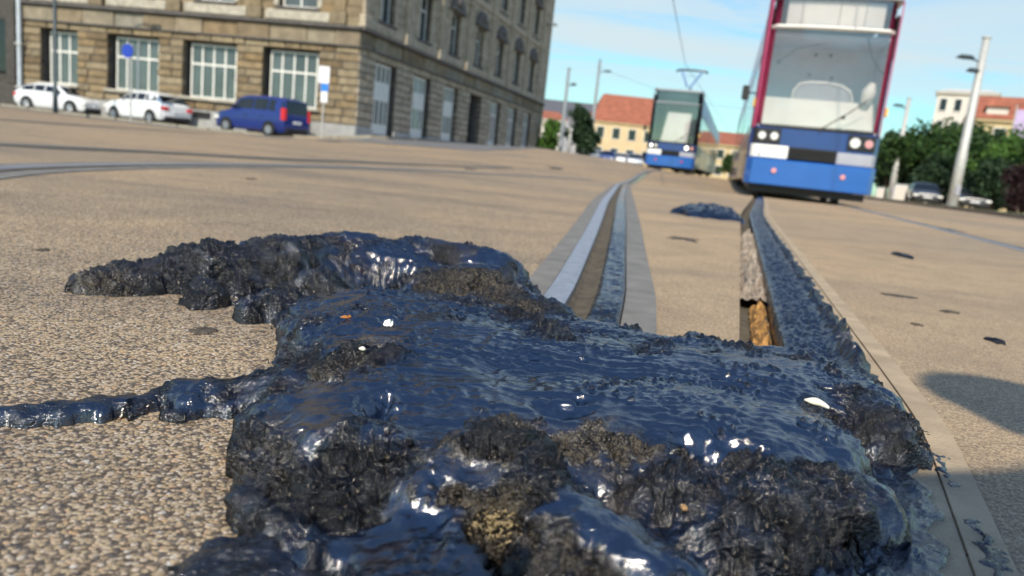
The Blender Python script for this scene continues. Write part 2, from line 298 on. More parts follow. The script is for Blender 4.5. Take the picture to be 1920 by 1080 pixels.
def sheet(name,pts_rows,m,lift,kind='structure',sub=10):
    """a strip draped over the ground: rows of two plan points"""
    mb=MB(); vs=[];fs=[]
    R=[]
    for k in range(len(pts_rows)-1):
        for s in range(sub):
            t=s/sub; R.append([tuple(np.array(pts_rows[k][e])*(1-t)+np.array(pts_rows[k+1][e])*t) for e in range(2)])
    R.append(pts_rows[-1])
    n=7
    for a,b in R:
        for i in range(n):
            t=i/(n-1); x=a[0]+(b[0]-a[0])*t; y=a[1]+(b[1]-a[1])*t; vs.append((x,y,gz(x,y)+lift))
    for k in range(len(R)-1):
        for i in range(n-1): fs.append((k*n+i,k*n+i+1,(k+1)*n+i+1,(k+1)*n+i))
    mb.add(vs,fs); o=mb.build(name,m,smooth=True)
    if kind: o['kind']=kind
    return o
# building corner and facade directions
CA=Vector((-8.55,36.5)); U1=Vector((-19.5,3.2)).normalized(); U2=Vector((8.92,33.3)).normalized()
N1=Vector((-U1.y,U1.x)); N1=N1 if N1.y<0 else -N1
N2=Vector((U2.y,-U2.x))
def off(d1,d2,s1=0,s2=0): pass
def cornerpt(d):  # corner of the parallel lines at distance d before both facades
    A=np.array([[N1.x,N1.y],[N2.x,N2.y]]); b=np.array([N1.dot(CA)+d,N2.dot(CA)+d]); return Vector(np.linalg.solve(A,b))
def kerbline(d): c=cornerpt(d); return [c+U1*60,c+U1*20,c+U1*.5,c+U2*.5,c+U2*38,c+U2*95]
k0=kerbline(-.2); k1=kerbline(2.6); k2=kerbline(2.75); k3=kerbline(9.5)
sheet('pavement',list(zip(map(tuple,k0),map(tuple,k1))),'pavement',.13)
kb=MB()
for a,b in zip(range(5),range(1,6)):
    for s in range(12):
        t0,t1=s/12+.002,(s+1)/12-.002
        q=[k1[a].lerp(k1[b],t0),k1[a].lerp(k1[b],t1),k2[a].lerp(k2[b],t1),k2[a].lerp(k2[b],t0)]
        kb.add([(p.x,p.y,gz(p.x,p.y)-.1) for p in q]+[(p.x,p.y,gz(p.x,p.y)+.135) for p in q],[(0,1,2,3),(4,5,6,7),(0,1,5,4),(1,2,6,5),(2,3,7,6),(3,0,4,7)])
kb.build('kerb','kerb_stone',kind='structure')
sheet('road',list(zip(map(tuple,k2),map(tuple,k3))),'road_grey',.012)
# grass verge on the right behind a low kerb
v0=[at(1500,362,80),at(1640,379,42),at(1790,395,30),at(1925,418,22),at(2300,470,15),at(3200,600,10)]
v0=[Vector((p.x,p.y)) for p in v0]; v1=[p+Vector((3,9))+Vector((.2,0))*i for i,p in enumerate(v0)]
v1[0]+=Vector((6,20))
sheet('verge',list(zip([tuple(p+Vector((.1,.25))) for p in v0],map(tuple,v1))),'grass',.16)
kb=MB()
for a in range(5):
    for s in range(14):
        p,q=v0[a].lerp(v0[a+1],s/14+.003),v0[a].lerp(v0[a+1],(s+1)/14-.003); w=Vector((.12,.27))
        r=[p,q,q+w,p+w]
        kb.add([(c.x,c.y,gz(c.x,c.y)-.1) for c in r]+[(c.x,c.y,gz(c.x,c.y)+.13+.03) for c in r],[(0,1,2,3),(4,5,6,7),(0,1,5,4),(1,2,6,5),(2,3,7,6),(3,0,4,7)])
kb.build('verge_kerb','kerb_stone',kind='structure')
# ------------------------------------------------------------------ tram rails
def sweep(name,m,parent,cols,y0=.2,y1=100,smooth=False,n=None):
    """cols: list of (function x(y), z): a profile swept along the track"""
    Y=[y for y in ys if y0<=y<=y1]; mb=MB(); w=len(cols)
    vs=[(c(y),y,gz(c(y),y)+z) for y in Y for c,z in cols]
    fs=[(k*w+i,k*w+i+1,(k+1)*w+i+1,(k+1)*w+i) for k in range(len(Y)-1) for i in range(w-1)]
    return mb.add(vs,fs).build(name,m,parent,smooth)
def lerpf(a,b,t): return lambda y:a(y)*(1-t)+b(y)*t
rl=thing('tram_rail','grooved tram rail between two pale concrete bands, curving away to the farther tram','rail',group='tram rails')
def LL(t): return lerpf(Lc0,Lc1,t)
sweep('concrete_band','concrete_band',rl,[(LL(0),-.06),(LL(0),.003),(LL(.2),.003),(LL(.2),-.06)])
sweep('rail_head','steel',rl,[(LL(.205),-.06),(LL(.205),.004),(LL(.21),.0045),(LL(.35),.0045),(LL(.375),.002),(LL(.38),-.05)])
sweep('groove','groove_dirt',rl,[(LL(.38),-.010),(LL(.42),-.016),(LL(.5),-.013),(LL(.56),-.006),(LL(.57),-.02)])
sweep('concrete_band','concrete_band',rl,[(LL(.775),-.06),(LL(.775),.003),(LL(1),.003),(LL(1),-.06)])
rt=thing('tram_rail','tram rail choked with black tar, running straight to the nearer tram','rail',group='tram rails')
def TT(d): return lambda y:Tc0(y)+d
sweep('groove','groove_dirt',rt,[(TT(0),0),(TT(.001),-.045),(TT(.03),-.05),(TT(.062),-.035),(TT(.07),-.05),(TT(.09),-.05)])
sweep('rail_head','steel_dull',rt,[(TT(.075),-.05),(TT(.075),-.006),(TT(.145),-.006),(TT(.145),-.05)])
sweep('concrete_band','mortar',rt,[(TT(.1455),-.05),(TT(.1455),.002),(TT(.195),.002),(TT(.195),-.05)],y1=13)
sweep('mortar_strip','mortar',rt,[(TT(.1965),-.02),(TT(.1965),.0035),(TT(.226),.0035),(TT(.226),-.02)],y1=13)
# yellow foam and rubble lying in the groove
fm=MB(); Y=np.arange(.95,1.62,.008); vs=[];fs=[]
for y in Y:
    for i in range(9):
        t=i/8; x=Tc0(y)+.028+.036*t; w=math.sin(math.pi*t)
        vs.append((x+float(perlin(np.array(y*30),np.array(t*3),5))*.003,y,-.045+.020*w**.4*max(.05,.75+1.1*float(fbm(np.array(y*32),np.array(t*2.6),4,8)))))
for k in range(len(Y)-1):
    for i in range(8): fs.append((k*9+i,k*9+i+1,(k+1)*9+i+1,(k+1)*9+i))
fm.add(vs,fs).build('foam_filler','foam',rt,True)
rb=MB(); Y=np.arange(1.62,3.6,.01); vs=[];fs=[]
for y in Y:
    for i in range(11):
        t=i/10; x=Tc0(y)+.003+.066*t
        vs.append((x,y,-.036+.03*max(0,float(fbm(np.array(y*16),np.array(t*2.2),3,21)))*2.*math.sin(math.pi*t)**.5+.01))
for k in range(len(Y)-1):
    for i in range(10): fs.append((k*11+i,k*11+i+1,(k+1)*11+i+1,(k+1)*11+i))
rb.add(vs,fs).build('rubble_filler','rubble',rt,True)
rr=thing('tram_rail','bright tram rail at the right, running beneath the right wheels of the nearer tram','rail',group='tram rails')
def RR_(d): return lambda y:Rc0(y)+d
sweep('rail_head','steel',rr,[(RR_(0),-.05),(RR_(0),.004),(RR_(.066),.004),(RR_(.07),-.05)])
sweep('groove','groove_dirt',rr,[(RR_(.07),-.03),(RR_(.105),-.03),(RR_(.11),-.03)])
sweep('guard_lip','steel_dull',rr,[(RR_(.11),-.05),(RR_(.11),.003),(RR_(.1305),.003),(RR_(.1305),-.05)])
def flatrail(label,pix,wband,whead,wgroove,headmat='steel_dull'):
    """a rail let into the asphalt, surveyed as image points of its centre line"""
    P=[]
    for px,py in pix:
        x,y=gp(px,py); P.append((x,y))
    t=thing('tram_rail',label,'rail',group='tram rails')
    pts=[Vector(p) for p in P]; S=[]
    for a in range(len(pts)-1):
        for s in range(8): S.append(pts[a].lerp(pts[a+1],s/8))
    S.append(pts[-1])
    for _ in range(8): S=[S[0]]+[(S[i-1]+S[i]*2+S[i+1])/4 for i in range(1,len(S)-1)]+[S[-1]]
    def st(name,m,d0,d1,z):
        vs=[];fs=[]
        for i,p in enumerate(S):
            tt=(S[min(i+1,len(S)-1)]-S[max(i-1,0)]).normalized(); nn=Vector((-tt.y,tt.x))
            for d,zz in ((d0,-.03),(d0,z),(d1,z),(d1,-.03)):
                q=p+nn*d; vs.append((q.x,q.y,gz(q.x,q.y)+zz))
        for k in range(len(S)-1):
            for i in range(3): fs.append((k*4+i,k*4+i+1,(k+1)*4+i+1,(k+1)*4+i))
        MB().add(vs,fs).build(name,m,t)
    st('concrete_band','concrete_band',-wband,wband,.004); st('rail_head',headmat,-whead,whead,.009); st('groove','groove_dirt',-whead-wgroove,-whead-.001,.0065)
flatrail('dull grey tram rail crossing the left foreground asphalt, closest of the crossing rails',[(-260,346),(0,317),(250,310),(500,310),(750,318),(950,328),(1100,337)],.15,.03,.035,'steel')
flatrail('dark tram rail crossing behind the grey one on the left, with dirt in its groove',[(-300,247),(0,273),(250,283),(480,297),(750,307),(950,316)],.20,.04,.13)
flatrail('thin dark tram rail nearest to the parked cars on the left',[(-200,206),(0,225),(200,238),(400,252),(600,270),(740,286)],.3,.06,.22)
# ================================================================== THE TAR
def P3(px,py,z): x,y=gp(px,py,z); return (x,y,z)
def capsule_field(X,Y,chain,power=.55):
    """chain of (px,py,z,r): dome-shaped ridge along image points at their height"""
    P=[(*P3(a,b,z),r) for a,b,z,r in chain]; out=np.full(X.shape,-1.)
    if len(P)==1: P=P*2
    for (x0,y0,z0,r0),(x1,y1,z1,r1) in zip(P,P[1:]):
        dx,dy=x1-x0,y1-y0; L=dx*dx+dy*dy+1e-9; t=np.clip(((X-x0)*dx+(Y-y0)*dy)/L,0,1)
        d=np.hypot(X-x0-dx*t,Y-y0-dy*t); r=r0+(r1-r0)*t; z=z0+(z1-z0)*t
        q=1-(d/r)**2; out=np.maximum(out,np.where(q>0,z*np.maximum(q,0)**power,-.05*(d/r-1)))
    return out
def smax(a,b,k):
    h=np.clip(.5+.5*(a-b)/k,0,1); return b*(1-h)+a*h+k*h*(1-h)
def poly_d(X,Y,P):
    ins=np.zeros(X.shape,bool); D=np.full(X.shape,9.)
    for (x0,y0),(x1,y1) in zip(P,P[1:]+P[:1]):
        c=((y0>Y)!=(y1>Y))&(X<(x1-x0)*(Y-y0)/(y1-y0+1e-12)+x0); ins^=c
        dx,dy=x1-x0,y1-y0; t=np.clip(((X-x0)*dx+(Y-y0)*dy)/(dx*dx+dy*dy+1e-12),0,1); D=np.minimum(D,np.hypot(X-x0-dx*t,Y-y0-dy*t))
    return np.where(ins,D,-D)
def blob(X,Y,px,py,z,r,asp=1.,soft=.5):
    x,y,_=P3(px,py,z); d=np.hypot((X-x)/asp,Y-y)/r; return np.clip((1-d)/soft,0,1)
DUST=None
def tarsheet(name,x0,x1,y0,y1,step,fn,m,thr=.0035):
    xs=np.arange(x0,x1,step); yy=np.arange(y0,y1,step); X,Y=np.meshgrid(xs,yy)
    H,G,DX,DY=fn(X,Y); n=len(xs)
    keep=H>thr; V=np.stack([X+DX,Y+DY,np.where(keep,H,-.012)],-1).reshape(-1,3)
    q=(np.arange((len(yy)-1)*n).reshape(-1,n)[:,:-1]).ravel(); Q=np.stack([q,q+1,q+n+1,q+n],1)
    Q=Q[keep.ravel()[Q].any(1)]; used=np.unique(Q); rm=np.zeros(len(V),int); rm[used]=np.arange(len(used))
    o=npmesh(name,V[used],rm[Q],m,True,G.ravel()[used])
    if DUST is not None and DUST.shape==X.shape:
        a=o.data.attributes.new('dust','FLOAT','POINT'); a.data.foreach_set('value',DUST.ravel()[used].astype(np.float32))
    return o
OUT=[(-.292,.876),(-.235,.80),(-.22,.745),(-.225,.70),(-.205,.65),(-.185,.595),(-.172,.55),(-.162,.5),(-.135,.452),(-.112,.414),(-.09,.375),(-.075,.32),(-.05,.27),(.06,.255),(.10,.33),(.15,.405),(.22,.455),(.278,.515),(.285,.56),(.33,.61),(.382,.66),(.425,.715),(.435,.80),(.40,.88),(.33,.93),(.22,.91),(.12,.96),(.10,1.04),(.06,1.14),(.02,1.2),(-.1,1.1),(-.2,.98)]
def mound(X0,Y0):
    wx=fbm(X0*14,Y0*14,3,1)*.009+fbm(X0*60,Y0*60,3,5)*.005; wy=fbm(X0*14,Y0*14,3,3)*.009+fbm(X0*60,Y0*60,3,9)*.005
    X=X0+wx; Y=Y0+wy
    d=poly_d(X,Y,OUT)
    hs=.026+.020*sst(.36,.66,Y); H=np.where(d>0,hs*(1-np.exp(-d/.022)),d*.6)
    for ch,k in [
      ([(182,510,.026,.035),(225,498,.034,.05),(262,497,.034,.05),(335,478,.046,.062),(370,462,.06,.075),(410,458,.062,.08),(450,466,.058,.085),(520,449,.07,.095),(640,440,.076,.10),(700,446,.074,.1),(760,450,.074,.10),(840,452,.074,.10),(905,462,.074,.085),(935,476,.062,.06)],.012),
      ([(385,456,.068,.055),(420,452,.068,.05)],.008), ([(540,446,.080,.055),(570,442,.080,.05)],.008), ([(650,434,.083,.045),(690,436,.082,.045)],.008), ([(390,530,.03,.035)],.006), ([(495,545,.036,.035)],.006), ([(610,505,.06,.05)],.008),
      ([(850,505,.064,.10),(915,500,.068,.095),(950,520,.05,.075)],.010),
      ([(880,560,.056,.09),(960,580,.042,.065),(1020,588,.022,.03)],.010),
      ([(530,545,.034,.05),(620,525,.045,.08)],.012),
      ([(700,555,.056,.11),(680,590,.054,.08)],.02),
      ([(780,590,.055,.13),(760,640,.058,.12)],.02),
      ([(900,625,.058,.12),(1000,640,.058,.09),(1060,650,.052,.06)],.02),
      ([(590,660,.042,.04),(585,695,.036,.04)],.012),
      ([(630,690,.050,.04),(690,650,.056,.045)],.008),
      ([(1090,655,.052,.08),(1200,662,.055,.09),(1300,668,.056,.085),(1400,680,.054,.075),(1490,695,.048,.06),(1560,712,.042,.045)],.02),
      ([(1580,728,.04,.05),(1640,745,.044,.05),(1662,766,.044,.046),(1672,780,.04,.042)],.012),
      ([(700,720,.052,.1),(860,725,.053,.12),(1000,745,.054,.10)],.02),
      ([(760,850,.042,.06),(900,870,.043,.055)],.02),
      ([(1150,745,.054,.11),(1350,770,.052,.10),(1520,800,.046,.07)],.02),
      ([(520,800,.034,.032),(600,785,.044,.042),(660,790,.056,.06),(700,830,.048,.04)],.012),
      ([(500,850,.027,.026),(520,900,.026,.028),(550,955,.022,.028),(590,1015,.016,.024)],.016),
      ([(960,790,.064,.055),(985,840,.056,.045),(900,840,.050,.04),(800,870,.044,.032)],.012),
      ([(1000,880,.052,.045),(1100,950,.046,.04),(1240,1030,.036,.035)],.014),
      ([(1290,880,.045,.05),(1400,870,.052,.06),(1520,870,.047,.055),(1600,890,.038,.04)],.014),
      ([(1260,930,.036,.03),(1400,960,.036,.035),(1540,940,.033,.035)],.010),
      ([(880,960,.036,.025),(870,1030,.030,.022)],.008),
      ([(1000,1000,.034,.03),(1040,1060,.03,.03)],.01)]:
        H=smax(H,capsule_field(X,Y,ch),k)
    # arms lying flat on the asphalt
    for ch in ([(-40,772,.012,.012),(0,768,.012,.012),(60,762,.012,.011),(95,754,.014,.013),(150,750,.014,.0135),(210,745,.014,.013),(270,738,.013,.0125),(318,730,.012,.011),(350,714,.022,.020),(385,716,.024,.022),(430,714,.022,.020),(490,698,.03,.03),(530,680,.04,.045)],
               [(312,768,.009,.009),(350,766,.010,.011),(400,756,.011,.011),(450,746,.014,.013),(510,732,.02,.022),(550,720,.03,.04)]):
        H=smax(H,capsule_field(X,Y,ch,.5),.005)
    ARM=np.zeros(X.shape)
    for a_,b_ in ((0,768),(95,752),(210,742),(300,730),(390,712),(350,766),(440,748)): ARM=np.maximum(ARM,blob(X,Y,a_,b_,.015,.05,1.6,.6))
    # hollows
    for px,py,z,r,asp,dep in [(735,615,.05,.014,1.3,.024),(640,900,.03,.045,1.35,.03),(715,740,.055,.025,.8,.018),(930,1035,.02,.030,.8,.04),(1340,825,.05,.035,1.9,.016),(1700,850,.03,.03,1.2,.03),(1250,960,.03,.02,1,.016),(1170,900,.04,.02,1.2,.014),(600,1050,.02,.02,1.,.015),(1060,770,.05,.02,1.4,.01)]:
        H=H-dep*sst(0,1,blob(X,Y,px,py,z,r,asp,1.))*(H>.004)
    H=np.where(H>0,H,H)
    # grit zones (crumbly black), smooth glossy flow, and brown dusty fibrous patches
    gx_w=fbm(X*22,Y*22,4,41)*.022; gy_w=fbm(X*22,Y*22,4,43)*.022
    G=.50+.5*fbm(X*12,Y*12,4,31); D=np.zeros(X.shape)
    def g(px,py,z,r,asp,v,soft=.5):
        nonlocal G; w=sst(0,1,blob(X+gx_w,Y+gy_w,px,py,z,r,asp,soft)); G=G*(1-w)+v*w
    def dst(px,py,z,r,asp,v,soft=.6):
        nonlocal D; w=sst(0,1,blob(X+gx_w,Y+gy_w,px,py,z,r,asp,soft)); D=np.maximum(D,v*w)
    g(340,500,.05,.22,1.4,.75); g(600,490,.05,.09,1.8,.7); g(700,465,.075,.07,2.2,.55); g(810,445,.075,.04,1.6,.12); g(520,505,.06,.09,1.3,.7)
    g(690,560,.056,.085,1.5,.05); g(840,640,.058,.10,1.4,.05); g(900,700,.060,.11,1.3,.05); g(1150,690,.056,.085,1.5,.06); g(1300,730,.053,.13,1.9,.0); g(1480,700,.048,.05,1.6,.15)
    g(1180,870,.045,.065,.9,.03); g(715,985,.022,.085,1.15,.02); g(1160,990,.036,.085,1.3,.03); g(1470,815,.046,.035,2.,.12); g(640,760,.052,.03,1.5,.2)
    g(880,525,.060,.10,1.05,.95); g(955,575,.042,.05,1.2,.95); g(650,680,.052,.06,.8,.9); g(450,860,.03,.045,.9,.75); g(535,930,.025,.045,.9,.72); g(580,1000,.02,.03,1.,.6); g(650,900,.03,.042,1.2,.9); g(970,800,.054,.045,.95,.85); g(1010,880,.05,.045,.8,.85); g(860,860,.045,.024,1.8,.85); g(1120,815,.05,.026,1.4,.8)
    g(1330,835,.05,.024,2.2,.95); g(1440,935,.038,.042,2.1,.72); g(1650,770,.045,.07,1.3,.7); g(1390,945,.034,.07,2.2,.75); g(1250,915,.04,.03,1.,.7); g(1300,1010,.03,.03,2.,.6); g(930,1000,.03,.045,.7,.95); g(1030,1050,.03,.04,.8,.8); g(700,830,.046,.03,1.4,.8)
    dst(880,525,.06,.10,1.,.8); dst(955,580,.04,.045,1.2,.7); dst(690,640,.056,.03,.6,1.); dst(620,700,.05,.05,.9,.55); dst(970,790,.054,.04,1.,.5); dst(1120,815,.05,.035,1.4,.75); dst(930,990,.032,.035,.6,.9); dst(850,880,.045,.02,1.8,.6); dst(1330,835,.05,.03,2.,.35); dst(190,510,.03,.05,1.2,.7); dst(450,860,.03,.04,.9,.3); dst(560,770,.05,.03,1.5,.3); dst(1030,1050,.03,.03,.8,.4)
    G=G*(1-.55*ARM)+.55*ARM*.5; G=np.clip(G+.20*fbm(X*45,Y*45,3,47),0,1); G=.45*G+.55*sst(.34,.78,G)
    inside=sst(.004,.018,H); Xs=X0+H*.8; Ys=Y0+H*1.2
    sm=1-sst(.15,.55,G)
    ridg=1-np.abs(perlin(Xs*24+fbm(Xs*30,Ys*30,2,51)*.7,Ys*58,53)); ridg2=1-np.abs(perlin((Xs+Ys*.5)*70,(Ys-Xs*.3)*120,55))
    nr=.35+.65*sst(.42,.62,Y); det=fbm(Xs*13,Ys*13,2,61)*(.0032*nr+.003*sst(.8,1.0,Y))+sm*nr*((ridg-.75)*.0044+(ridg2**4)*.0022*sst(-.25,.35,perlin(Xs*8,Ys*8,57))+fbm(Xs*60,Ys*140,3,58)*.0003)
    lump=worley(Xs*100+fbm(Xs*45,Ys*45,3,63)*1.8,Ys*100+fbm(Xs*45,Ys*45,3,64)*1.8,65); lump2=worley(Xs*210+fbm(Xs*90,Ys*90,2,66),Ys*210,67)
    cre=np.abs(perlin(Xs*38+fbm(Xs*30,Ys*30,3,78)*.9,Ys*38,79))
    rg=sst(.2,.8,G)
    det=det+rg*((.5-lump)*.0045+(.5-lump2)*.0036+fbm(Xs*30,Ys*30,5,73,.6)*.0062-np.exp(-(cre/.09)**2)*.0045+fbm(Xs*160,Ys*160,2,69)*.0024)
    cr=worley(X0*80,Y0*80,75); cm=sst(.30,.12,cr)*sst(.15,.5,perlin(X*15+9,Y*15,77)); det=det+cm*.0036; G=np.maximum(G,.8*cm)
    spl=worley(X0*110,Y0*110,85); H=np.where((H<.004)&(d>-.035)&(spl<.30*sst(-.035,-.002,d))&(perlin(X0*25,Y0*25,86)>-.1),.0042,H)
    gy,gx=np.gradient(H,X0[0,1]-X0[0,0]); sl=np.minimum(np.hypot(gx,gy),2.2)/(np.hypot(gx,gy)+1e-6); gx=gx*sl; gy=gy*sl; nl=np.sqrt(gx*gx+gy*gy+1)
    det=det*inside*(1-.72*ARM)
    global DUST; DUST=D
    return H+det/nl,G,-gx/nl*det,-gy/nl*det
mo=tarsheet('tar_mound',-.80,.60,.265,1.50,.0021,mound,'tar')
tag(mo,'large glossy black mound of melted tar with a tapering tail and thin arms','tar')
recentre(mo)
# tar strip in the right-hand slot, crinkled, with lumps squeezed out along its right edge
def tstrip(side):
    Y=np.concatenate([np.arange(.26,2.2,.0028),np.geomspace(2.2,14.6,900)]); t=np.linspace(0,1,64)
    c=np.array([Tc0(y) for y in Y])[:,None]; yy=Y[:,None]+0*t[None]
    wl=.066+.004*fbm(yy*30,yy*0+3,3,81); wr=.150+.03*sst(.2,1.2,yy)*(1-.35*sst(1.5,5,yy))+.020*fbm(yy*16,yy*0+7,5,83)+.022*(1-sst(.55,.9,yy))
    X=c+wl+(wr-wl)*t[None]; prof=np.clip(np.minimum(t,1-t)[None]*5,0,1)**.6
    wr=wr+.018*(1-sst(.72,.9,yy))+.036*(1-sst(.42,.66,yy))
    for y_,a_ in ((1.30,.016),(1.04,.022),(1.16,.014),(.97,.02),(1.55,.012),(1.8,.012)): wr=wr+a_*np.exp(-((yy-y_)/.05)**2)
    wr1=1-np.abs(perlin(X*70+yy*18,yy*45-X*30,85)); wr2=1-np.abs(perlin(X*120-yy*20,yy*90,87))
    H=prof*(.005+.007*(wr1-.6)+.0035*(wr2-.6)+.0045*fbm(X*34,yy*34,4,89)+(1-sst(.6,1.0,yy))*.0065*((1-np.abs(perlin((X-c)*75+fbm(X*25,yy*25,3,88)*.8,yy*20,84)))**2-.4))
    edge=sst(.70,.86,t)[None]*(yy>.9); L=worley(X*30+fbm(X*30,yy*30,2,97)*.5,yy*30,91)
    H=H+edge*prof*(np.clip(.62-L,0,1)*.026*sst(.95,1.2,yy)*(.4+.6*sst(-.2,.3,perlin(yy*9,yy*0,93))))-prof*.006*np.exp(-((t[None]-.72+.05*perlin(yy*14,yy*0+3,98))/.045)**2)
    H=np.maximum(H,np.where(t[None]<.62,-.008,.0046+.002*wr2)); H[:,0]=-.045; H[:,-1]=-.004
    for y_,a_ in ((1.30,.020),(1.04,.026),(1.16,.016),(.97,.022),(1.55,.014),(1.8,.012)): H=H+prof*a_*np.exp(-((yy-y_)/.045)**2-((t[None]-.84)/.11)**2)*(1+.5*fbm(X*60,yy*60,3,99))
    G=.30+.35*edge*np.ones_like(X)+.25*fbm(X*40,yy*40,3,95); G=np.clip(G,0,1)
    V=np.stack([X,yy,H+gzn(X,yy)],-1).reshape(-1,3); n=64; q=(np.arange((len(Y)-1)*n).reshape(-1,n)[:,:-1]).ravel()
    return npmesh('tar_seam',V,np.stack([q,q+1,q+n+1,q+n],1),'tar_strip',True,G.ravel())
o=tstrip(0); tag(o,'crinkled black tar squeezed along the straight tram rail, lumpy on its right edge','tar','tar in the rails')
def tstrip2():
    Y=np.concatenate([np.arange(.9,2.6,.004),np.geomspace(2.6,13,400)]); t=np.linspace(0,1,40)
    a=np.array([LL(.555)(y) for y in Y])[:,None]; b=np.array([LL(.772)(y) for y in Y])[:,None]; yy=Y[:,None]+0*t[None]; a=a-.004*fbm(yy*30,yy*0,3,101)
    X=a+(b-a)*t[None]; prof=np.clip(np.minimum(t,1-t)[None]*7,0,1)**.5
    H=prof*(.006+.0035*fbm(X*26,yy*26,3,103)+.0022*(1-np.abs(perlin(X*55,yy*80,105)))+.016*sst(1.3,1.12,yy)*np.clip(.7-worley(X*30,yy*30,107),0,1)); H[:,0]=-.03; H[:,-1]=-.02
    G=np.clip(.12+.3*sst(1.4,1.1,yy)+.2*fbm(X*30,yy*30,3,109),0,1)
    V=np.stack([X,yy,H+gzn(X,yy)],-1).reshape(-1,3); n=40; q=(np.arange((len(Y)-1)*n).reshape(-1,n)[:,:-1]).ravel()
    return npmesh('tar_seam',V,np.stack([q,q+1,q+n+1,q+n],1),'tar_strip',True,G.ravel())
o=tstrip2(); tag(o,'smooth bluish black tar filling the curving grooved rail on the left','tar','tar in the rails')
# smaller patches and scraps
def patch(label,pts,zc,name='tar_patch',grp=None,step=.0025,grit=.6,seed=0,cat='tar',warp=.010):
    P=[gp(a,b) for a,b in pts]; A=np.array(P); pad=.03
    def fn(X,Y):
        sc=max(1,.35/ (A[:,0].max()-A[:,0].min()))
        d=poly_d(X+fbm(X*18*sc**.5,Y*18*sc**.5,3,seed+1)*warp,Y+fbm(X*18*sc**.5,Y*18*sc**.5,3,seed+2)*warp,[tuple(p) for p in P])
        H=np.where(d>0,zc*(1-np.exp(-np.maximum(d,0)/(zc*.9))),-.01)
        ins=sst(.002,.008,H); H=H+ins*(fbm(X*30,Y*30,3,seed+3)*zc*.3+(.5-worley(X*80,Y*80,seed+4))*zc*.35)
        return H,np.clip(grit+.3*fbm(X*30,Y*30,3,seed+5),0,1),0*X,0*X
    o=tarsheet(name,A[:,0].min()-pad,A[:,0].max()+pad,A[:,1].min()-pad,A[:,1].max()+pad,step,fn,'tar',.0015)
    if label: tag(o,label,cat,grp)
    return recentre(o)
patch('flat gritty tar patch on the asphalt at the left foot of the mound',[(330,1075),(380,1030),(450,1010),(540,1005),(600,1040),(640,1110),(560,1180),(400,1180),(310,1130)],.012,seed=200)
patch('thin black tar smear along the grey strip in the lower right corner',[(1800,965),(1838,985),(1880,1045),(1915,1100),(1870,1120),(1822,1045)],.009,seed=230,grit=.5)
patch('small tar smudge on the grey strip under the right end of the mound',[(1738,838),(1775,868),(1800,925),(1780,930),(1750,890)],.008,seed=240,grit=.5)
patch('low black tar heap beside the straight rail in front of the nearer tram',[(1258,398),(1290,392),(1340,393),(1378,402),(1388,415),(1350,412),(1290,406)],.05,step=.02,seed=210,warp=.05,grit=.35)
patch('dark tar smear clinging to the slot edge behind the mound',[(1235,640),(1290,628),(1340,640),(1350,652),(1240,655)],.010,seed=220,grit=.4)
CR=[(245,778,15,14,.011,'small dark purple tar crumb below the left arm of the mound'),(382,621,30,6,.003,'flat grey tar smear on the stones in the bay between tail and arm'),(1284,449,24,3,.004,'flattened tar streak on the strip between the two dark rails'),(1690,481,5,2.5,.012,'lone dark tar crumb on the right asphalt closest to the bright rail'),(1690,556,24,1.5,.003,'long faint tar streak on the right asphalt'),(1868,642,8,4,.006,'tar speck near the right edge of the asphalt'),(1780,586,14,1.5,.004,'short tar streak right of the lumpy rail edge'),(1775,345+85,6,1.5,.005,'tar crumb just in front of the bright right rail'),(80,470,14,2,.003,'dark smear on the asphalt left of the tail'),(880,318,14,.8,.01,'tar scrap lying by the dark crossing rail'),(1040,322,12,.8,.01,'tar scrap at the right end of the dark crossing rail'),(470,336,16,1,.004,'smear on the asphalt beyond the tail'),(1720,380+230,7,1.5,.003,'tiny tar fleck right of the lumpy edge')]
for i,(px,py,w,h,z,lb) in enumerate(CR):
    x,y=gp(px,py); x1,y1=gp(px,py+h); x2,_=gp(px+w,py); rx=abs(x2-x); ry=abs(y-y1)+.001
    n=48; rings=[]; 
    for s,(q,zz) in enumerate([(1.,-.002),(1.0,.25),(.86,.7),(.5,.95),(.12,1.)]):
        rg=[]
        for k in range(n):
            a=2*math.pi*k/n; rad=(.85+.75*float(fbm(np.array(math.cos(a)*1.5+i*3.1),np.array(math.sin(a)*1.5),5,300+i,.65)))*q
            rg.append((rx*rad*math.cos(a),ry*rad*math.sin(a),z*zz*(1+.3*math.sin(k*2.3+i))))
        rings.append(rg)
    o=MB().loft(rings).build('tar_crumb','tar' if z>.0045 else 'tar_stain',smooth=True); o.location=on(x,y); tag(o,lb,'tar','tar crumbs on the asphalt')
    a=o.data.attributes.new('grit','FLOAT','POINT'); a.data.foreach_set('value',np.full(len(o.data.vertices),.7,np.float32))
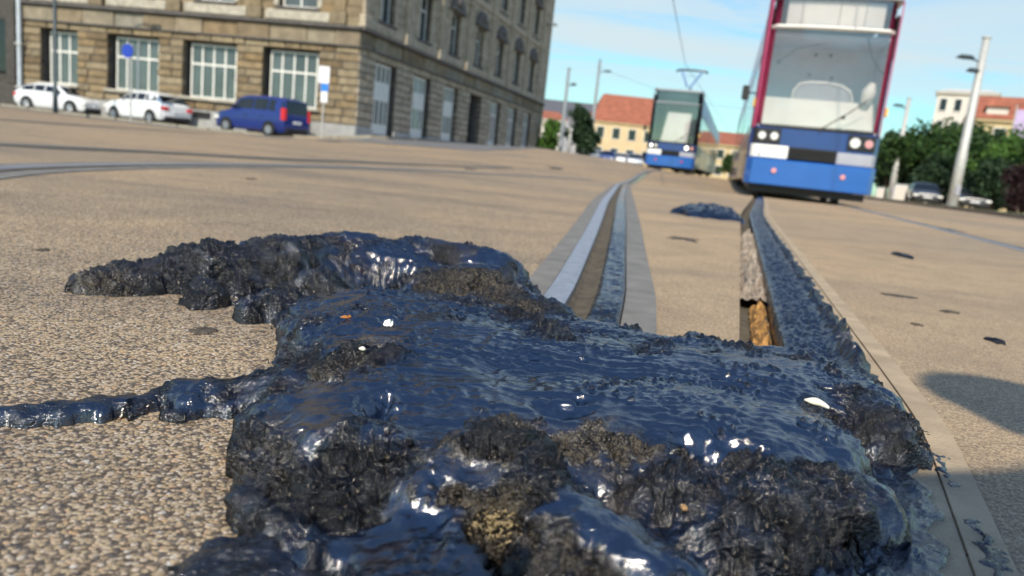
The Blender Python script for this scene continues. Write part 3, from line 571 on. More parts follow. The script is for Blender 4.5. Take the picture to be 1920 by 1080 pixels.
# bits stuck in the tar
mo_co=np.empty(len(mo.data.vertices)*3); mo.data.vertices.foreach_get('co',mo_co); mo_co=mo_co.reshape(-1,3)+np.array(mo.location)
def surf_at(px,py):   # mound surface point seen at an image position
    q=(mo_co-np.array([0,0,CH])); z=q@FWD; U=CX+F*(q@RT)/z; W=CY-F*(q@UP)/z; d=(U-px)**2+(W-py)**2
    k=np.where(d<60)[0]
    if len(k)==0: k=np.array([d.argmin()])
    i=k[z[k].argmin()]; return Vector(mo_co[i])
mat('chip_white',(.78,.74,.60),.45,var=.12,scale=60); mat('leaf_orange',(.45,.17,.04),.6,var=.3,scale=60); mat('straw',(.42,.32,.17),.8,var=.4,scale=60); mat('pebble_brown',(.36,.22,.10),.7,var=.3,scale=80)
def chip(name,m,px,py,L,W,T,rz,tilt,label,cat):
    c=surf_at(px,py); rings=[]
    for t in np.linspace(0,1,9):
        w=W*math.sin(math.pi*min(max(t,.04),.96))**.6*(1+.2*math.sin(t*9+px)); h=T*(.3+.7*math.sin(math.pi*t)); bend=.25*L*math.sin(math.pi*t)*.4
        rings.append([((t-.5)*L,w*math.cos(a)*.5+bend,h*math.sin(a)*.5+bend*.3) for a in np.linspace(0,2*math.pi,9)[:-1]])
    o=MB().loft(rings).build(name,m,smooth=True); o.location=c+Vector((0,0,T*.35)); o.rotation_euler=(tilt,math.radians(6),rz); return tag(o,label,cat)
chip('shell_chip','chip_white',1532,757,.022,.0085,.006,math.radians(-28),math.radians(20),'bright white curved chip stuck on the right shoulder of the tar mound','chip')
chip('leaf_scrap','leaf_orange',645,592,.012,.004,.002,.5,.6,'small orange leaf scrap on the smooth neck of the tar mound','leaf')
chip('leaf_scrap','leaf_orange',655,588,.008,.003,.002,1.9,.6,'tiny curled orange leaf sliver on the smooth neck of the tar mound','leaf')
chip('pebble','pebble_brown',1280,958,.007,.005,.004,1.,.2,'yellow brown pebble at the left foot of the right-hand tar lobe','pebble')
chip('pebble','chip_white',680,652,.006,.005,.004,.3,.2,'tiny pale pebble on the dusty brown ridge of the mound','pebble')
# tuft of straw in the hollow at the front
c=surf_at(920,985); st=MB(); r=random.Random(5)
for i in range(170):
    p=c+Vector((r.gauss(0,.008),r.gauss(0,.010),r.uniform(-.004,.004))); a=r.uniform(-.9,.9); l=r.uniform(.003,.009)
    q=p+Vector((math.sin(a)*l*.6,r.uniform(-.5,.1)*l,math.cos(a)*l*r.uniform(.2,.9))); st.tube([p,(p+q)/2+Vector((r.uniform(-.002,.002),0,.001)),q],[.00045,.0004,.0002],5)
o=st.build('straw_tuft','straw',smooth=True); tag(recentre(o),'tuft of pale straw stuck in the front hollow of the tar mound','straw')
# ================================================================== BUILDINGS
Z0=.5   # pavement level at the corner
hq=thing('stone_building','large brown rusticated stone office building on the street corner with tall white windows','building',(CA.x,CA.y,0))
# local frames: f1 = (s along the left front, d outwards, z), f2 = the same along the right-hand street
def f1(s,d,z): p=U1*s+N1*d; return Vector((p.x,p.y,z))
def f2(s,d,z): p=U2*s+N2*d; return Vector((p.x,p.y,z))
def minus(a,b,ops,z0,z1):
    iv=[(a,b)]
    for (o0,o1,p0,p1) in ops:
        if p0>=z1-.01 or p1<=z0+.01: continue
        nx=[]
        for (c,d) in iv:
            if o1<=c or o0>=d: nx.append((c,d)); continue
            if o0>c: nx.append((c,o0))
            if o1<d: nx.append((o1,d))
        iv=nx
    return iv
def coursed(T,L0,L1,z0,z1,h,gap,ops,depth,jit,blk,rnd):
    """coursed stone blocks with open joints, openings left free"""
    mb=MB(T); n=max(1,round((z1-z0)/h)); hh=(z1-z0)/n
    cuts=sorted({z0,z1}|{v for o in ops for v in o[2:] if z0<v<z1})
    for k in range(n):
        za,zb=z0+k*hh,z0+(k+1)*hh
        for (a,b) in minus(L0,L1,ops,za+.06,zb-.06):
            s=a
            while s<b-.05:
                e=min(b,s+rnd.uniform(*blk)); e=b if b-e<.35 else e
                j=rnd.uniform(0,jit); g=gap*.5
                mb.cbox(s+g*(s>a),e-g*(e<b),-depth,j,za+g,zb-g,.03 if jit>.03 else .012); s=e
    return mb
def backing(T,L0,L1,z0,z1,ops,d0,d1):
    mb=MB(T); cuts=sorted({z0,z1}|{v for o in ops for v in o[2:] if z0<v<z1})
    for za,zb in zip(cuts,cuts[1:]):
        for a,b in minus(L0,L1,ops,za,zb): mb.box(a,b,d0,d1,za,zb)
    return mb
def window(T,s0,s1,z0,z1,d,nl,transoms,parent,glass='glass_window',fw=.09,panel=None):
    fr=MB(T); w=fw
    fr.box(s0,s0+w,d-.08,d,z0,z1); fr.box(s1-w,s1,d-.08,d,z0,z1); fr.box(s0+w,s1-w,d-.08,d,z0,z0+w); fr.box(s0+w,s1-w,d-.08,d,z1-w,z1)
    zs=[z0+w]+[t for t in transoms]+[z1-w]
    for t in transoms: fr.box(s0+w,s1-w,d-.075,d+.006,t-w*.6,t+w*.6)
    lw=(s1-s0)/nl
    for k in range(1,nl):
        x=s0+lw*k
        for i in range(len(zs)-1):
            a=zs[i]+(w*.6 if i else 0); b=zs[i+1]-(w*.6 if i<len(zs)-2 else 0); fr.box(x-w*.5,x+w*.5,d-.075,d-.004,a,b)
    o=fr.build('window','frame_white',parent)
    g=MB(T).box(s0+w*.5,s1-w*.5,d-.07,d-.05,z0+w*.5,z1-w*.5).build('pane',glass,o)
    if panel:
        for a,b in panel: MB(T).box(s0+w*.3,s1-w*.3,d-.03,d+.012,a,b).build('door_panel','frame_white',o)
    return o
rnd=random.Random(3)
L1_,L2_=19.0,37.2
OP1=[(2.05,5.05,1.62,4.42),(6.45,9.45,1.62,4.42),(10.8,13.75,1.62,4.42),(15.5,17.7,1.62,4.42)]
OP2=[(1.75+4.86*k,4.35+4.86*k,.5,4.42) for k in range(7)]
def zbase(p): return gz(p.x,p.y)+.13
# ---- core
core=MB(); A0=f1(L1_,-.75,0); B0=f1(.0,-.75,0); cpt=N1*0
ic=(cornerpt(-.75)-CA); pl=[U1*L1_+N1*-.75,ic,U2*L2_+N2*-.75,U2*L2_+N2*-16,U1*L1_+N1*-16]
core.loft([[(p.x,p.y,-.5) for p in pl],[(p.x,p.y,21.6) for p in pl]]); core.build('core','core_dark',hq)
# ---- ground storey
for T,L,ops,nm,mt in ((f1,L1_,OP1,'left_front_wall','ashlar'),(f2,L2_,OP2,'right_front_wall','ashlar_grey')):
    coursed(T,.02,L,1.0,4.75,.375,.05,ops,.35,.075,(.55,1.35),rnd).build('rusticated_wall',mt,hq)
    backing(T,.0,L,-.3,4.75,ops,-.75,-.04).build('wall_backing','cornice_dark',hq)
    coursed(T,-.02,L,4.75,5.5,.75,.02,[],.35,.10,(1.3,2.3),rnd).build('frieze_band','band_stone',hq)
    MB(T).cbox(-.1,L,-.3,.28,5.5,5.66,.05).build('cornice','cornice_dark',hq); MB(T).cbox(-.06,L,-.3,.17,4.70,4.78,.02).build('string_course','cornice_dark',hq)
    pops=[(a,b,-.5,4) for a,b,_,_ in ops] if T is f2 else []
    for a,b in minus(-.1,L,pops,-.3,1.0): coursed(T,a,b,-.3,1.0,1.3,.02,[],.3,.16,(1.8,2.6),rnd).build('plinth','granite',hq)
# sills, basement vents, left-front windows
for (a,b,z0,z1) in OP1: MB(f1).cbox(a-.12,b+.12,-.5,.2,z0-.16,z0-.002,.03).build('window_sill','pale_panel',hq)
for s in (8.2,3.6,12.5): MB(f1).box(s-.45,s+.45,.10,.19,.62,.9).build('basement_grille','black',hq)
for (a,b,z0,z1) in OP1:
    n=4 if b-a>2.5 else 3
    window(f1,a+.22,b-.22,z0,z1-.12,-.40,n,[3.3],hq)
for k,(a,b,z0,z1) in enumerate(OP2):
    if k==3: MB(f2).box(a+.2,b-.2,-.7,-.62,.5,4.3).build('archway_door','black',hq); continue
    base=gz(*(CA+U2*a))+.2
    window(f2,a+.12,b-.35,base,z1-.1,-.22,4,[3.35],hq,'glass_window',.11,[(2.45,3.3),(base+.05,base+.55)] if k<3 else [(base+.05,base+.4)])
# ---- upper storeys
def upper(T,L,centres,wwin,mt,z0,floors,hood,glass,first):
    ops=[]
    for f in range(floors):
        b=z0+f*4.6
        for c in centres: ops.append((c-wwin/2,c+wwin/2,b+.72 if f==0 else b+.9,b+3.2 if f==0 else b+3.9))
    coursed(T,.0,L,z0,z0+4.6*floors,.46,.018,ops,.30,.03,(.7,1.5),rnd).build('upper_wall',mt,hq)
    backing(T,.0,L,z0,z0+4.6*floors,ops,-.75,-.06).build('wall_backing','cornice_dark',hq)
    step=centres[1]-centres[0]
    for f in range(floors):
        b=z0+f*4.6
        edges=[c-step/2 for c in centres]+[centres[-1]+step/2]
        for i,e in enumerate(edges):
            if e<.3: e=.45
            if e>L-.3: e=L-.45
            pil=MB(T); pil.cbox(e-.38,e+.38,-.1,.24,b+.02,b+.62,.03); pil.cbox(e-.30,e+.30,-.1,.16,b+.63,b+4.2,.03); pil.cbox(e-.40,e+.40,-.1,.22,b+4.21,b+4.58,.04)
            pil.build('pilaster',mt,hq)
        for c in centres:
            w2=step/2-.5; ped=MB(T); dk=MB(T)
            ped.cbox(c-w2,c+w2,-.2,.10,b+.06,b+.54,.04)
            dk.cbox(c-wwin/2-.15,c+wwin/2+.15,-.3,.15,b+.56,b+.68,.03)
            dk.build('window_sill','cornice_dark',hq); ped.build('window_panel','pale_panel' if T is f1 else mt,hq)
            for q in (-1,1): MB(T).cbox(c+q*(wwin/2+.13)-.12,c+q*(wwin/2+.13)+.12,-.2,.07,b+.72,b+3.2,.02).build('window_jamb','pale_panel' if T is f1 else mt,hq)
            if hood:
                zt=b+3.25; dk=MB(T)
                dk.cbox(c-wwin/2-.35,c+wwin/2+.35,-.2,.30,zt,zt+.16,.04)
                pts=[(c-wwin/2-.3,zt+.17),(c+wwin/2+.3,zt+.17),(c+wwin/2+.15,zt+.6),(c+.35,zt+1.05),(c-.35,zt+1.05),(c-wwin/2-.15,zt+.6)]
                dk.loft([[(s,-.2,z) for s,z in pts],[(s,.2,z) for s,z in pts]])
                ring=[(c+.5*math.cos(t),zt+.58+.32*math.sin(t)) for t in np.linspace(0,2*math.pi,13)[:-1]]
                dk.loft([[(s,.2,z) for s,z in ring],[(c+(s-c)*.6,.36,zt+.58+(z-zt-.58)*.6) for s,z in ring]])
                dk.build('window_hood','cornice_dark',hq)
    for (a,b_,p,q) in ops:
        if p<15.5: window(T,a+.05,b_-.05,p,q,-.32,2,[p+(q-p)*.68],hq,glass,.08)
upper(f1,L1_,[3.3,7.7,12.1,16.5],2.0,'ashlar',5.66,2,False,'glass_window',True)
upper(f2,L2_,[2.75+4.86*k for k in range(7)],1.75,'ashlar_grey',5.66,3,True,'glass_sky',True)
for T,L in ((f1,L1_),(f2,L2_)):
    z=5.66+4.6*(2 if T is f1 else 3)
    coursed(T,.0,L,z,21.2,.5,.02,[],.3,.03,(.8,1.6),rnd).build('attic_wall','ashlar' if T is f1 else 'ashlar_grey',hq)
    MB(T).cbox(-.5,L+.3,-.6,.7,21.2,21.7,.1).build('roof_cornice','cornice_dark',hq)
rf=[U1*L1_+N1*.3,cornerpt(.3)-CA,U2*L2_+N2*.3,U2*L2_+N2*-17,U1*L1_+N1*-17]; cen=sum(rf,Vector((0,0)))/5
MB().loft([[(p.x,p.y,21.7) for p in rf],[(cen.x+(p.x-cen.x)*.8,cen.y+(p.y-cen.y)*.8,25.5) for p in rf]]).build('roof','slate',hq)
# far end return wall, seen edge on
MB(lambda x,y,z:f2(L2_+x,y,z)).box(0,.25,-16,.1,-.3,21.2).build('end_wall','ashlar_grey',hq)
# downpipe at its left end
dp=thing('drainpipe','pale grey drainpipe down the left end of the stone building','drainpipe',(CA.x,CA.y,0))
p=f1(18.75,.25,0); MB().tube([(p.x,p.y,.2),(p.x,p.y,9.5)],.11,10).build('pipe','pale_far',dp)
for z in (1.2,3.4,5.9,8.2): MB().box(p.x-.17,p.x+.17,p.y-.14,p.y+.2,z,z+.08).build('bracket','galv',dp)
# ---- dark building at the left edge
q=at(16,150,41.5); dk=thing('dark_building','dark sooty stone building cut off by the left edge, beyond the parked cars','building',(q.x,q.y,0))
LB=MB(); 
xr=.55
LB.box(-14,xr-.3,.3,12,-.3,20); LB.build('wall','dark_stone',dk)
for k in range(9):
    x=xr-.35-k*1.5; pb=MB(); pb.cbox(x-.28,x+.28,-.12,.295,1.4,18,.05); pb.build('pilaster','dark_stone',dk)
MB().cbox(-14.2,xr+.02,-.25,.29,-.3,1.38,.06).build('plinth','dark_stone',dk)
for k in range(4):
    for z in (2.,6.6,11.2):
        x=xr-1.1-k*3; f=MB().box(x-.42,x+.42,.2,.298,z,z+2.9).build('window','black',dk); MB().box(x-.34,x+.34,.17,.199,z+.1,z+2.8).build('pane','glass_dark',f)
MB().cbox(-14.4,xr+.2,-.4,12,20,20.6,.1).build('roof','slate',dk)
# ---- simple houses further off: body with openings, hipped roof
def house(label,name,x0,x1,y,dep,zb,ze,zr,wall,roofm,rz=0,nw=6,fl=2,inset=.35,dormer=0,wm='glass_dark'):
    t=thing(name,label,'building',((x0+x1)/2,y,zb),rz); w=(x1-x0)/2; h=ze-zb
    MB().box(-w,w,0,dep,-1,h).build('wall',wall,t)
    MB().cbox(-w-.3,w+.3,-.35,dep+.3,h,h+.35,.08).build('eaves',wall,t)
    hr=zr-zb; i=min(w*inset,dep*.45)
    MB().loft([[(-w-.4,-.45,h+.35),(w+.4,-.45,h+.35),(w+.4,dep+.4,h+.35),(-w-.4,dep+.4,h+.35)],[(-w+i,dep*.42,hr),(w-i,dep*.42,hr),(w-i,dep*.58,hr),(-w+i,dep*.58,hr)]]).build('roof',roofm,t)
    for f in range(fl):
        for k in range(nw):
            x=-w+(k+.5)*2*w/nw; ww=min(.75,w/nw*.45); zz=h*(f+.28)/fl; hh=h/fl*.52
            o=MB().box(x-ww-.12,x+ww+.12,-.10,-.002,zz-.14,zz+hh+.12).build('window','frame_white',t); MB().box(x-ww,x+ww,-.125,-.102,zz,zz+hh).build('pane',wm,o)
    for k in range(dormer):
        x=-w+(k+.5)*2*w/dormer
        d_=MB().box(x-1.1,x+1.1,dep*.06,dep*.3,h+.4,h+(hr-h)*.52).build('dormer','wall_white',t); MB().loft([[(x-1.3,dep*.03,h+(hr-h)*.52),(x+1.3,dep*.03,h+(hr-h)*.52),(x+1.3,dep*.34,h+(hr-h)*.52),(x-1.3,dep*.34,h+(hr-h)*.52)],[(x-.3,dep*.1,h+(hr-h)*.8),(x+.3,dep*.1,h+(hr-h)*.8),(x+.3,dep*.34,h+(hr-h)*.8),(x-.3,dep*.34,h+(hr-h)*.8)]]).build('roof',roofm,d_)
    return t
YB=150
a=at(1090,300,YB); b=at(1225,320,YB); e=at(1150,232,YB); r_=at(1150,183,YB)
house('long cream building under a red tiled roof, seen behind the farther tram','station_building',a.x+1.5,b.x+6,YB,22,1.0,e.z,r_.z+1.5,'wall_cream','roof_tile',0,6,2,.25)
a=at(1000,290,180); b=at(1100,300,180); e=at(1050,222,180); r_=at(1050,180,180)
t=house('low grey hall with a flat slate roof behind the cream red-roofed building','hall_building',a.x-24,b.x+26,180,30,1,e.z,r_.z,'hall_grey','slate',0,10,2,.08)
a=at(1005,290,120); b=at(1045,300,120); e=at(1020,226,120); r_=at(1020,204,120)
house('small building with a red roof squeezed between the stone building and the trees','house',a.x-6,b.x+.5,120,10,.9,e.z,r_.z,'wall_white','roof_tile',0,3,2,.2)
a=at(1338,330,120); b=at(1420,340,120); e=at(1360,275,120); r_=at(1360,243,120)
house('yellowish building with a red roof in the gap between the two trams','house',a.x-3,b.x+4,120,14,.3,e.z,r_.z,'wall_yellow','roof_tile',0,6,2,.2)
a=at(1712,380,115); b=at(1806,390,115); e=at(1810,178,115); m_=(a.x+b.x)/2+1; w_=(b.x-a.x)*.5
house('tall white apartment block rising above the trees on the right','apartment_building',m_-w_,m_+w_,115,14,-.2,e.z,e.z+1.6,'wall_white','wall_white',-.53,4,5,.3)
a=at(1795,385,88); b=at(1960,400,88); m_=(a.x+b.x)/2; w_=(b.x-a.x)*.5; e=at(1880,228,88); r_=at(1880,166,88)
house('yellowish house with a red mansard roof and white dormers above the trees at the right','apartment_building',m_-w_,m_+w_+1,88,14,-.2,e.z,r_.z,'wall_yellow','roof_tile',-.50,5,3,.1,2)
# ================================================================== TRAMS  (u to the viewer's right along the front, v back along the tram, z up)
def tram(label,pos,ang,length,second=False):
    t=thing('tram',label,'tram',(pos[0],pos[1],gz(*pos)),-math.radians(ang),'trams on the square')
    W0,W1=-1.17,1.03
    side_lo='side_grey' if second else 'maroon'; side_mid='glass_tint' if 0 else ('side_grey' if second else 'side_blue'); side_hi='roof_blue' if second else 'lilac'
    nseg=3; sl_=length/nseg
    for k in range(nseg):
        v0=.42 if k==0 else k*sl_+.35; v1=(k+1)*sl_-.05
        for sgn,x in ((-1,W0),(1,W1)):
            a,b=(x-.0,x+.05) if sgn<0 else (x-.05,x)
            MB().cbox(a,b,v0,v1,.30,1.22,.02).build('lower_side',side_lo,t); MB().cbox(a,b,v0,v1,2.62,3.38,.02).build('upper_side',side_lo,t)
            MB().cbox(a+.004,b-.004,v0,v1,1.221,2.619,.004).build('window_band',side_mid,t)
            MB().box(a-.006 if sgn<0 else b+.001,a-.001 if sgn<0 else b+.006,v0+.02,v1-.02,2.62,3.34).build('roof_panel',side_hi,t)
            n=int((v1-v0)/1.45)
            for i in range(n):
                q0=v0+.15+i*(v1-v0-.2)/n; q1=q0+(v1-v0-.2)/n-.12
                xx=(a-.008,a-.001) if sgn<0 else (b+.001,b+.008)
                MB().box(xx[0],xx[1],q0,q1,1.32,2.5).build('side_window','glass_dark',t)
        MB().cbox(W0+.06,W1-.06,v0,v1,3.34,3.52,.06).build('roof_shell','silver_paint',t)
        MB().box(W0+.06,W1-.06,v0+(.06 if k else 0),v1,.28,.36).build('floor_pan','black',t)
        if k: 
            bl=MB()
            for i in range(5): bl.cbox(W0+.12-.03*(i%2),W1-.12+.03*(i%2),k*sl_-.05+.08*i,k*sl_+.03+.08*i,.4,3.28,.01)
            bl.build('bellows','rubber',t)
    for a,b in ((1.5,length*.3),(length*.4,length*.6)): MB().cbox(W0+.2,W1-.2,a,b,3.525,3.70,.06).build('roof_equipment','grey_panel',t)
    MB().box(W0+.08,W1-.08,length-.1,length-.05,.3,3.25).build('rear_wall','side_blue' if second else 'navy_paint',t)
    for k,v in enumerate((2.4,length*.5,length-3)):
        bg_=MB().cbox(W0+.12,W1-.12,v-1.1,v+1.1,.12,.275,.03).build('bogie','black',t)
        for dv in (-.8,.8):
            for x in (W0+.38,W1-.38): MB().disc((x-.06,v+dv,.30),(1,0,0),.30,.12,18).build('wheel','steel_dull',bg_)
    # ---- front, built in layers from bumper to display
    def front(zs,inset=0.,v=0.):  # gently bowed plan outline
        return [(W0+inset,.24+v),(W0+.10+inset,.08+v),(-.55,.02+v),(-.07,.0+v),(.41,.02+v),(W1-.10-inset,.08+v),(W1-inset,.24+v)]
    def bow(name,m,z0,z1,out=0.,th=.05,inset=0.,parent=t,x0=None,x1=None,smooth=False):
        P=front(0,inset); 
        if x0 is not None:
            Q=[]
            xs_=[x0]+[p[0] for p in P if x0<p[0]<x1]+[x1]
            for x in xs_: Q.append((x,float(np.interp(x,[p[0] for p in P],[p[1] for p in P]))))
            P=Q
        rings=[]
        for z,d in ((z0,.02),(z0+.02,0),(z1-.02,0),(z1,.02)):
            rings.append([(x,v-out+d,z) for x,v in P]+[(x,v-out+th,z) for x,v in P[::-1]])
        return MB().loft(rings).build(name,m,parent)
    bow('bumper','blue_paint',.23,.70,.13,.4)
    MB().box(W0+.1,W1-.1,.16,.5,.10,.225).build('under_skirt','black',t)
    for x in (-.68,.48): MB().disc((x,-.075,.50),(0,-1,0),.045,.05,12).build('reflector','lamp_red' if second else 'pink_lamp',t)
    bow('fascia','navy_paint',.70,1.28,.0,.06)
    pn=bow('number_panel','cream',.715,.95,.03,.04,0,t,-1.13,-.49)
    for x,w,h in ((-.97,.05,.08),(-.88,.02,.07),(-.80,.05,.08),(-.70,.07,.09)): MB().box(x-w/2,x+w/2,-.012,.03,.83-h/2,.83+h/2).build('number_mark','cab_grey',pn)
    bow('fog_panel','grey_panel',.70+.005,.925,.03,.04,0,t,.34,1.0)
    bow('coupler_cover','black',.715,.945,.02,.04,0,t,-.478,.33)
    for k in range(4): MB().box(-.45,.30,-.045,-.02,.745+k*.05,.77+k*.05).build('grille_slat','rubber',t)
    for sgn,c,lamps in ((-1,-.87,(( -.97,.06,'lamp_clear'),(-.76,.062,'lamp_clear'))),(1,.73,((.60,.08,'lamp_clear'),(.83,.06,'pink_lamp')))):
        hb=bow('headlight_cluster','black',.975,1.245,.035,.05,0,t,c-.25,c+.22)
        for x,r,m in lamps:
            vv=float(np.interp(x,[p[0] for p in front(0)],[p[1] for p in front(0)]))-.035
            on_=second and x in (-.97,.60)
            MB().disc((x,vv,1.11),(0,-1,0),r,.02,18).build('headlight','lamp_lit' if on_ else m,hb)
            MB().tube([(x+ (r+.008)*math.cos(a),vv-.012,1.11+(r+.008)*math.sin(a)) for a in np.linspace(0,2*math.pi,19)],.008,6).build('lamp_ring','rim',hb)
    # windscreen surround
    for sgn,x in ((-1,W0),(1,W1)):
        MB().loft([[(x,.27,z),(x-sgn*.03,.12,z),(x-sgn*.055,.09,z),(x-sgn*.05,.12,z),(x-sgn*.02,.27,z)] for z in (1.26,3.53)]).build('windscreen_pillar','black' if second else 'magenta',t)
    for sgn,x in ((-1,W0),(1,W1)): MB().loft([[(x+sgn*.004,.37,z),(x-sgn*.035,.135,z),(x-sgn*.03,.125,z),(x+sgn*.012,.36,z)] for z in (1.25,3.54)]).build('edge_stripe','navy_paint' if second else 'magenta',t)
    bow('lower_seal','black',1.255,1.315,.012,.05,.10)
    bow('white_band','silver_paint' if second else 'white_trim',3.0,3.055,.03,.07,.08)
    bow('roof_front','silver_paint',3.535,3.63,.01,.5,.02)
    bow('windscreen','glass_clear',1.316,2.998,-.03,.012,.055)
    db=bow('display_box','core_dark',3.06,3.53,-.16,.04,.1); bow('display_glass','glass_clear' if not second else 'glass_tint',3.058,3.533,-.03,.01,.11)
    if not second:
        for x0,x1,m in ((-.86,-.62,'cream'),(-.61,-.0,'cream'),(.01,.42,'cream'),(.43,.74,'cream')): bow('display_blind',m,3.08,3.50,-.13,.02,.1,db,x0,x1)
        MB().box(-.8,.7,.16,.165,3.07,3.075).build('display_strip','lamp_red',db)
    # cab
    MB().box(W0+.06,W1-.06,.40,1.9,.95,1.0).build('cab_floor','cab_grey',t)
    if not second:
        MB().loft([[(W0+.10,.20,1.0),(W1-.10,.20,1.0),(W1-.10,.95,1.0),(W0+.10,.95,1.0)],[(W0+.10,.20,1.34),(W1-.10,.20,1.34),(W1-.10,.95,1.34),(W0+.10,.95,1.34)],[(W0+.14,.62,1.86),(W1-.14,.62,1.86),(W1-.14,.95,1.86),(W0+.14,.95,1.86)]]).build('dashboard','cream',t)
        MB().box(W0+.07,W1-.07,1.62,1.68,1.0,2.95).build('cab_bulkhead','cab_grey',t)
        MB().box(W0+.07,W1-.07,.42,1.62,2.93,2.99).build('cab_ceiling','cab_grey',t)
        for a,b in ((W0+.055,W0+.068),(W1-.068,W1-.055)): MB().box(a,b,.30,1.61,1.02,2.92).build('cab_lining','cab_grey',t)
        ar=[(-.52,.72,1.86),(-.51,.72,2.02),(-.42,.72,2.14),(-.25,.72,2.185),(.05,.72,2.19),(.30,.72,2.16),(.47,.72,2.07),(.52,.72,1.93),(.52,.72,1.84)]
        st=MB().tube(ar,.024,8).build('seat_hoop','white_trim',t,True)
        MB().loft([[(x*.93,v,1.86+(z-1.86)*.9) for x,_,z in ar] for v in (.73,.78)]).build('seat_back','grey_panel',t)
        for x,z in ((-.15,2.82),(.12,2.82),(-.86,2.5),(-.3,2.3),(.1,2.27)): MB().disc((x,1.60 if z>2.6 else .66,z),(0,-1,0),.035,.03,10).build('cab_fitting','black',t)
        MB().tube([(-.86,.60,2.5),(-.6,.5,2.72),(-.35,.5,2.80),(-.15,.5,2.82)],.008,6).build('cab_cable','black',t,True)
        MB().tube([(.55,.30,2.95),(.62,.28,2.7),(.78,.30,2.45),(.90,.36,2.36)],.014,6).build('blind_cord','black',t,True)
        MB().tube([(.72,.45,1.85),(.74,.42,2.05),(.78,.42,2.2)],[.09,.12,.05],10).build('cab_lamp','cream',t,True)
    else:
        MB().box(W0+.1,W1-.1,.45,.5,1.0,1.6).build('dashboard','core_dark',t)
        MB().box(W0+.07,W1-.07,1.62,1.68,1.0,2.95).build('cab_bulkhead','core_dark',t)
        MB().box(W0+.07,W1-.07,.42,1.62,2.93,2.99).build('cab_ceiling','core_dark',t)
        MB().loft([[(-.62,.16,1.33),(.55,.14,1.33),(.62,.16,2.62),(-.42,.16,2.62)],[(-.62,.18,1.33),(.55,.16,1.33),(.62,.18,2.62),(-.42,.18,2.62)]]).build('reflection_panel','white_trim',t)  # added pale panel, imitates the bright reflection on the windscreen
    wp=MB().tube([(-.02,-.05,1.25),(.0,-.04,1.30),(.42,.0,1.62),(.74,.07,1.9)],[.014,.012,.010,.006],6); wp.box(.30,.36,-.035,-.02,1.5,1.56); wp.build('wiper','black',t)
    for sgn,x,m in ((-1,W0,'black'),(1,W1,'yellow')):
        if sgn<0:
            ma=MB().tube([(x+.03,.30,1.86),(x-.12,.2,1.86),(x-.2,.18,1.84)],.014,6).build('mirror_arm','black',t); MB().cbox(x-.26,x-.14,.15,.20,1.72,1.98,.02).build('mirror','black',ma)
        ia=MB().cbox(x+sgn*.006 if sgn>0 else x-.04,x+.05 if sgn>0 else x-.006,.24,.34,1.62,1.78,.012).build('indicator',m if sgn>0 else 'yellow',t)
    if second:
        pg=MB(); 
        pg.cbox(-.35,.45,3.0,4.2,3.63,3.70,.02); pg.build('pantograph_base','dark_paint',t)
        pa=MB().tube([(.19,3.1,3.7),(.19,2.5,4.02)],.06,8).tube([(-.1,3.1,3.72),(.5,3.1,3.72)],.05,8)
        for q in (-1,1): pa.tube([(.12+q*.07,2.5,4.02),(.12+q*.5,3.25,4.86)],.045,6)
        pa.tube([(-.24,3.02,4.6),(.48,3.02,4.6)],.012,6); pa=pa.build('pantograph_arm','side_blue',t)
        MB().tube([(-.62,3.25,4.80),(-.5,3.25,4.88),(.12,3.25,4.9),(.74,3.25,4.88),(.86,3.25,4.80)],.055,8).build('collector_bar','dark_paint',pa,True)
    return t
tram('near blue and white tram on the right with a big windscreen and magenta edges','',0,0) if 0 else None
tram('near blue-fronted tram on the right with a big bright windscreen and magenta edges',(5.17,13.3),15,27)
tram('farther dark-fronted tram in mid-picture with lit headlights and raised pantograph',(6.50,33.2),16.3,27,True)
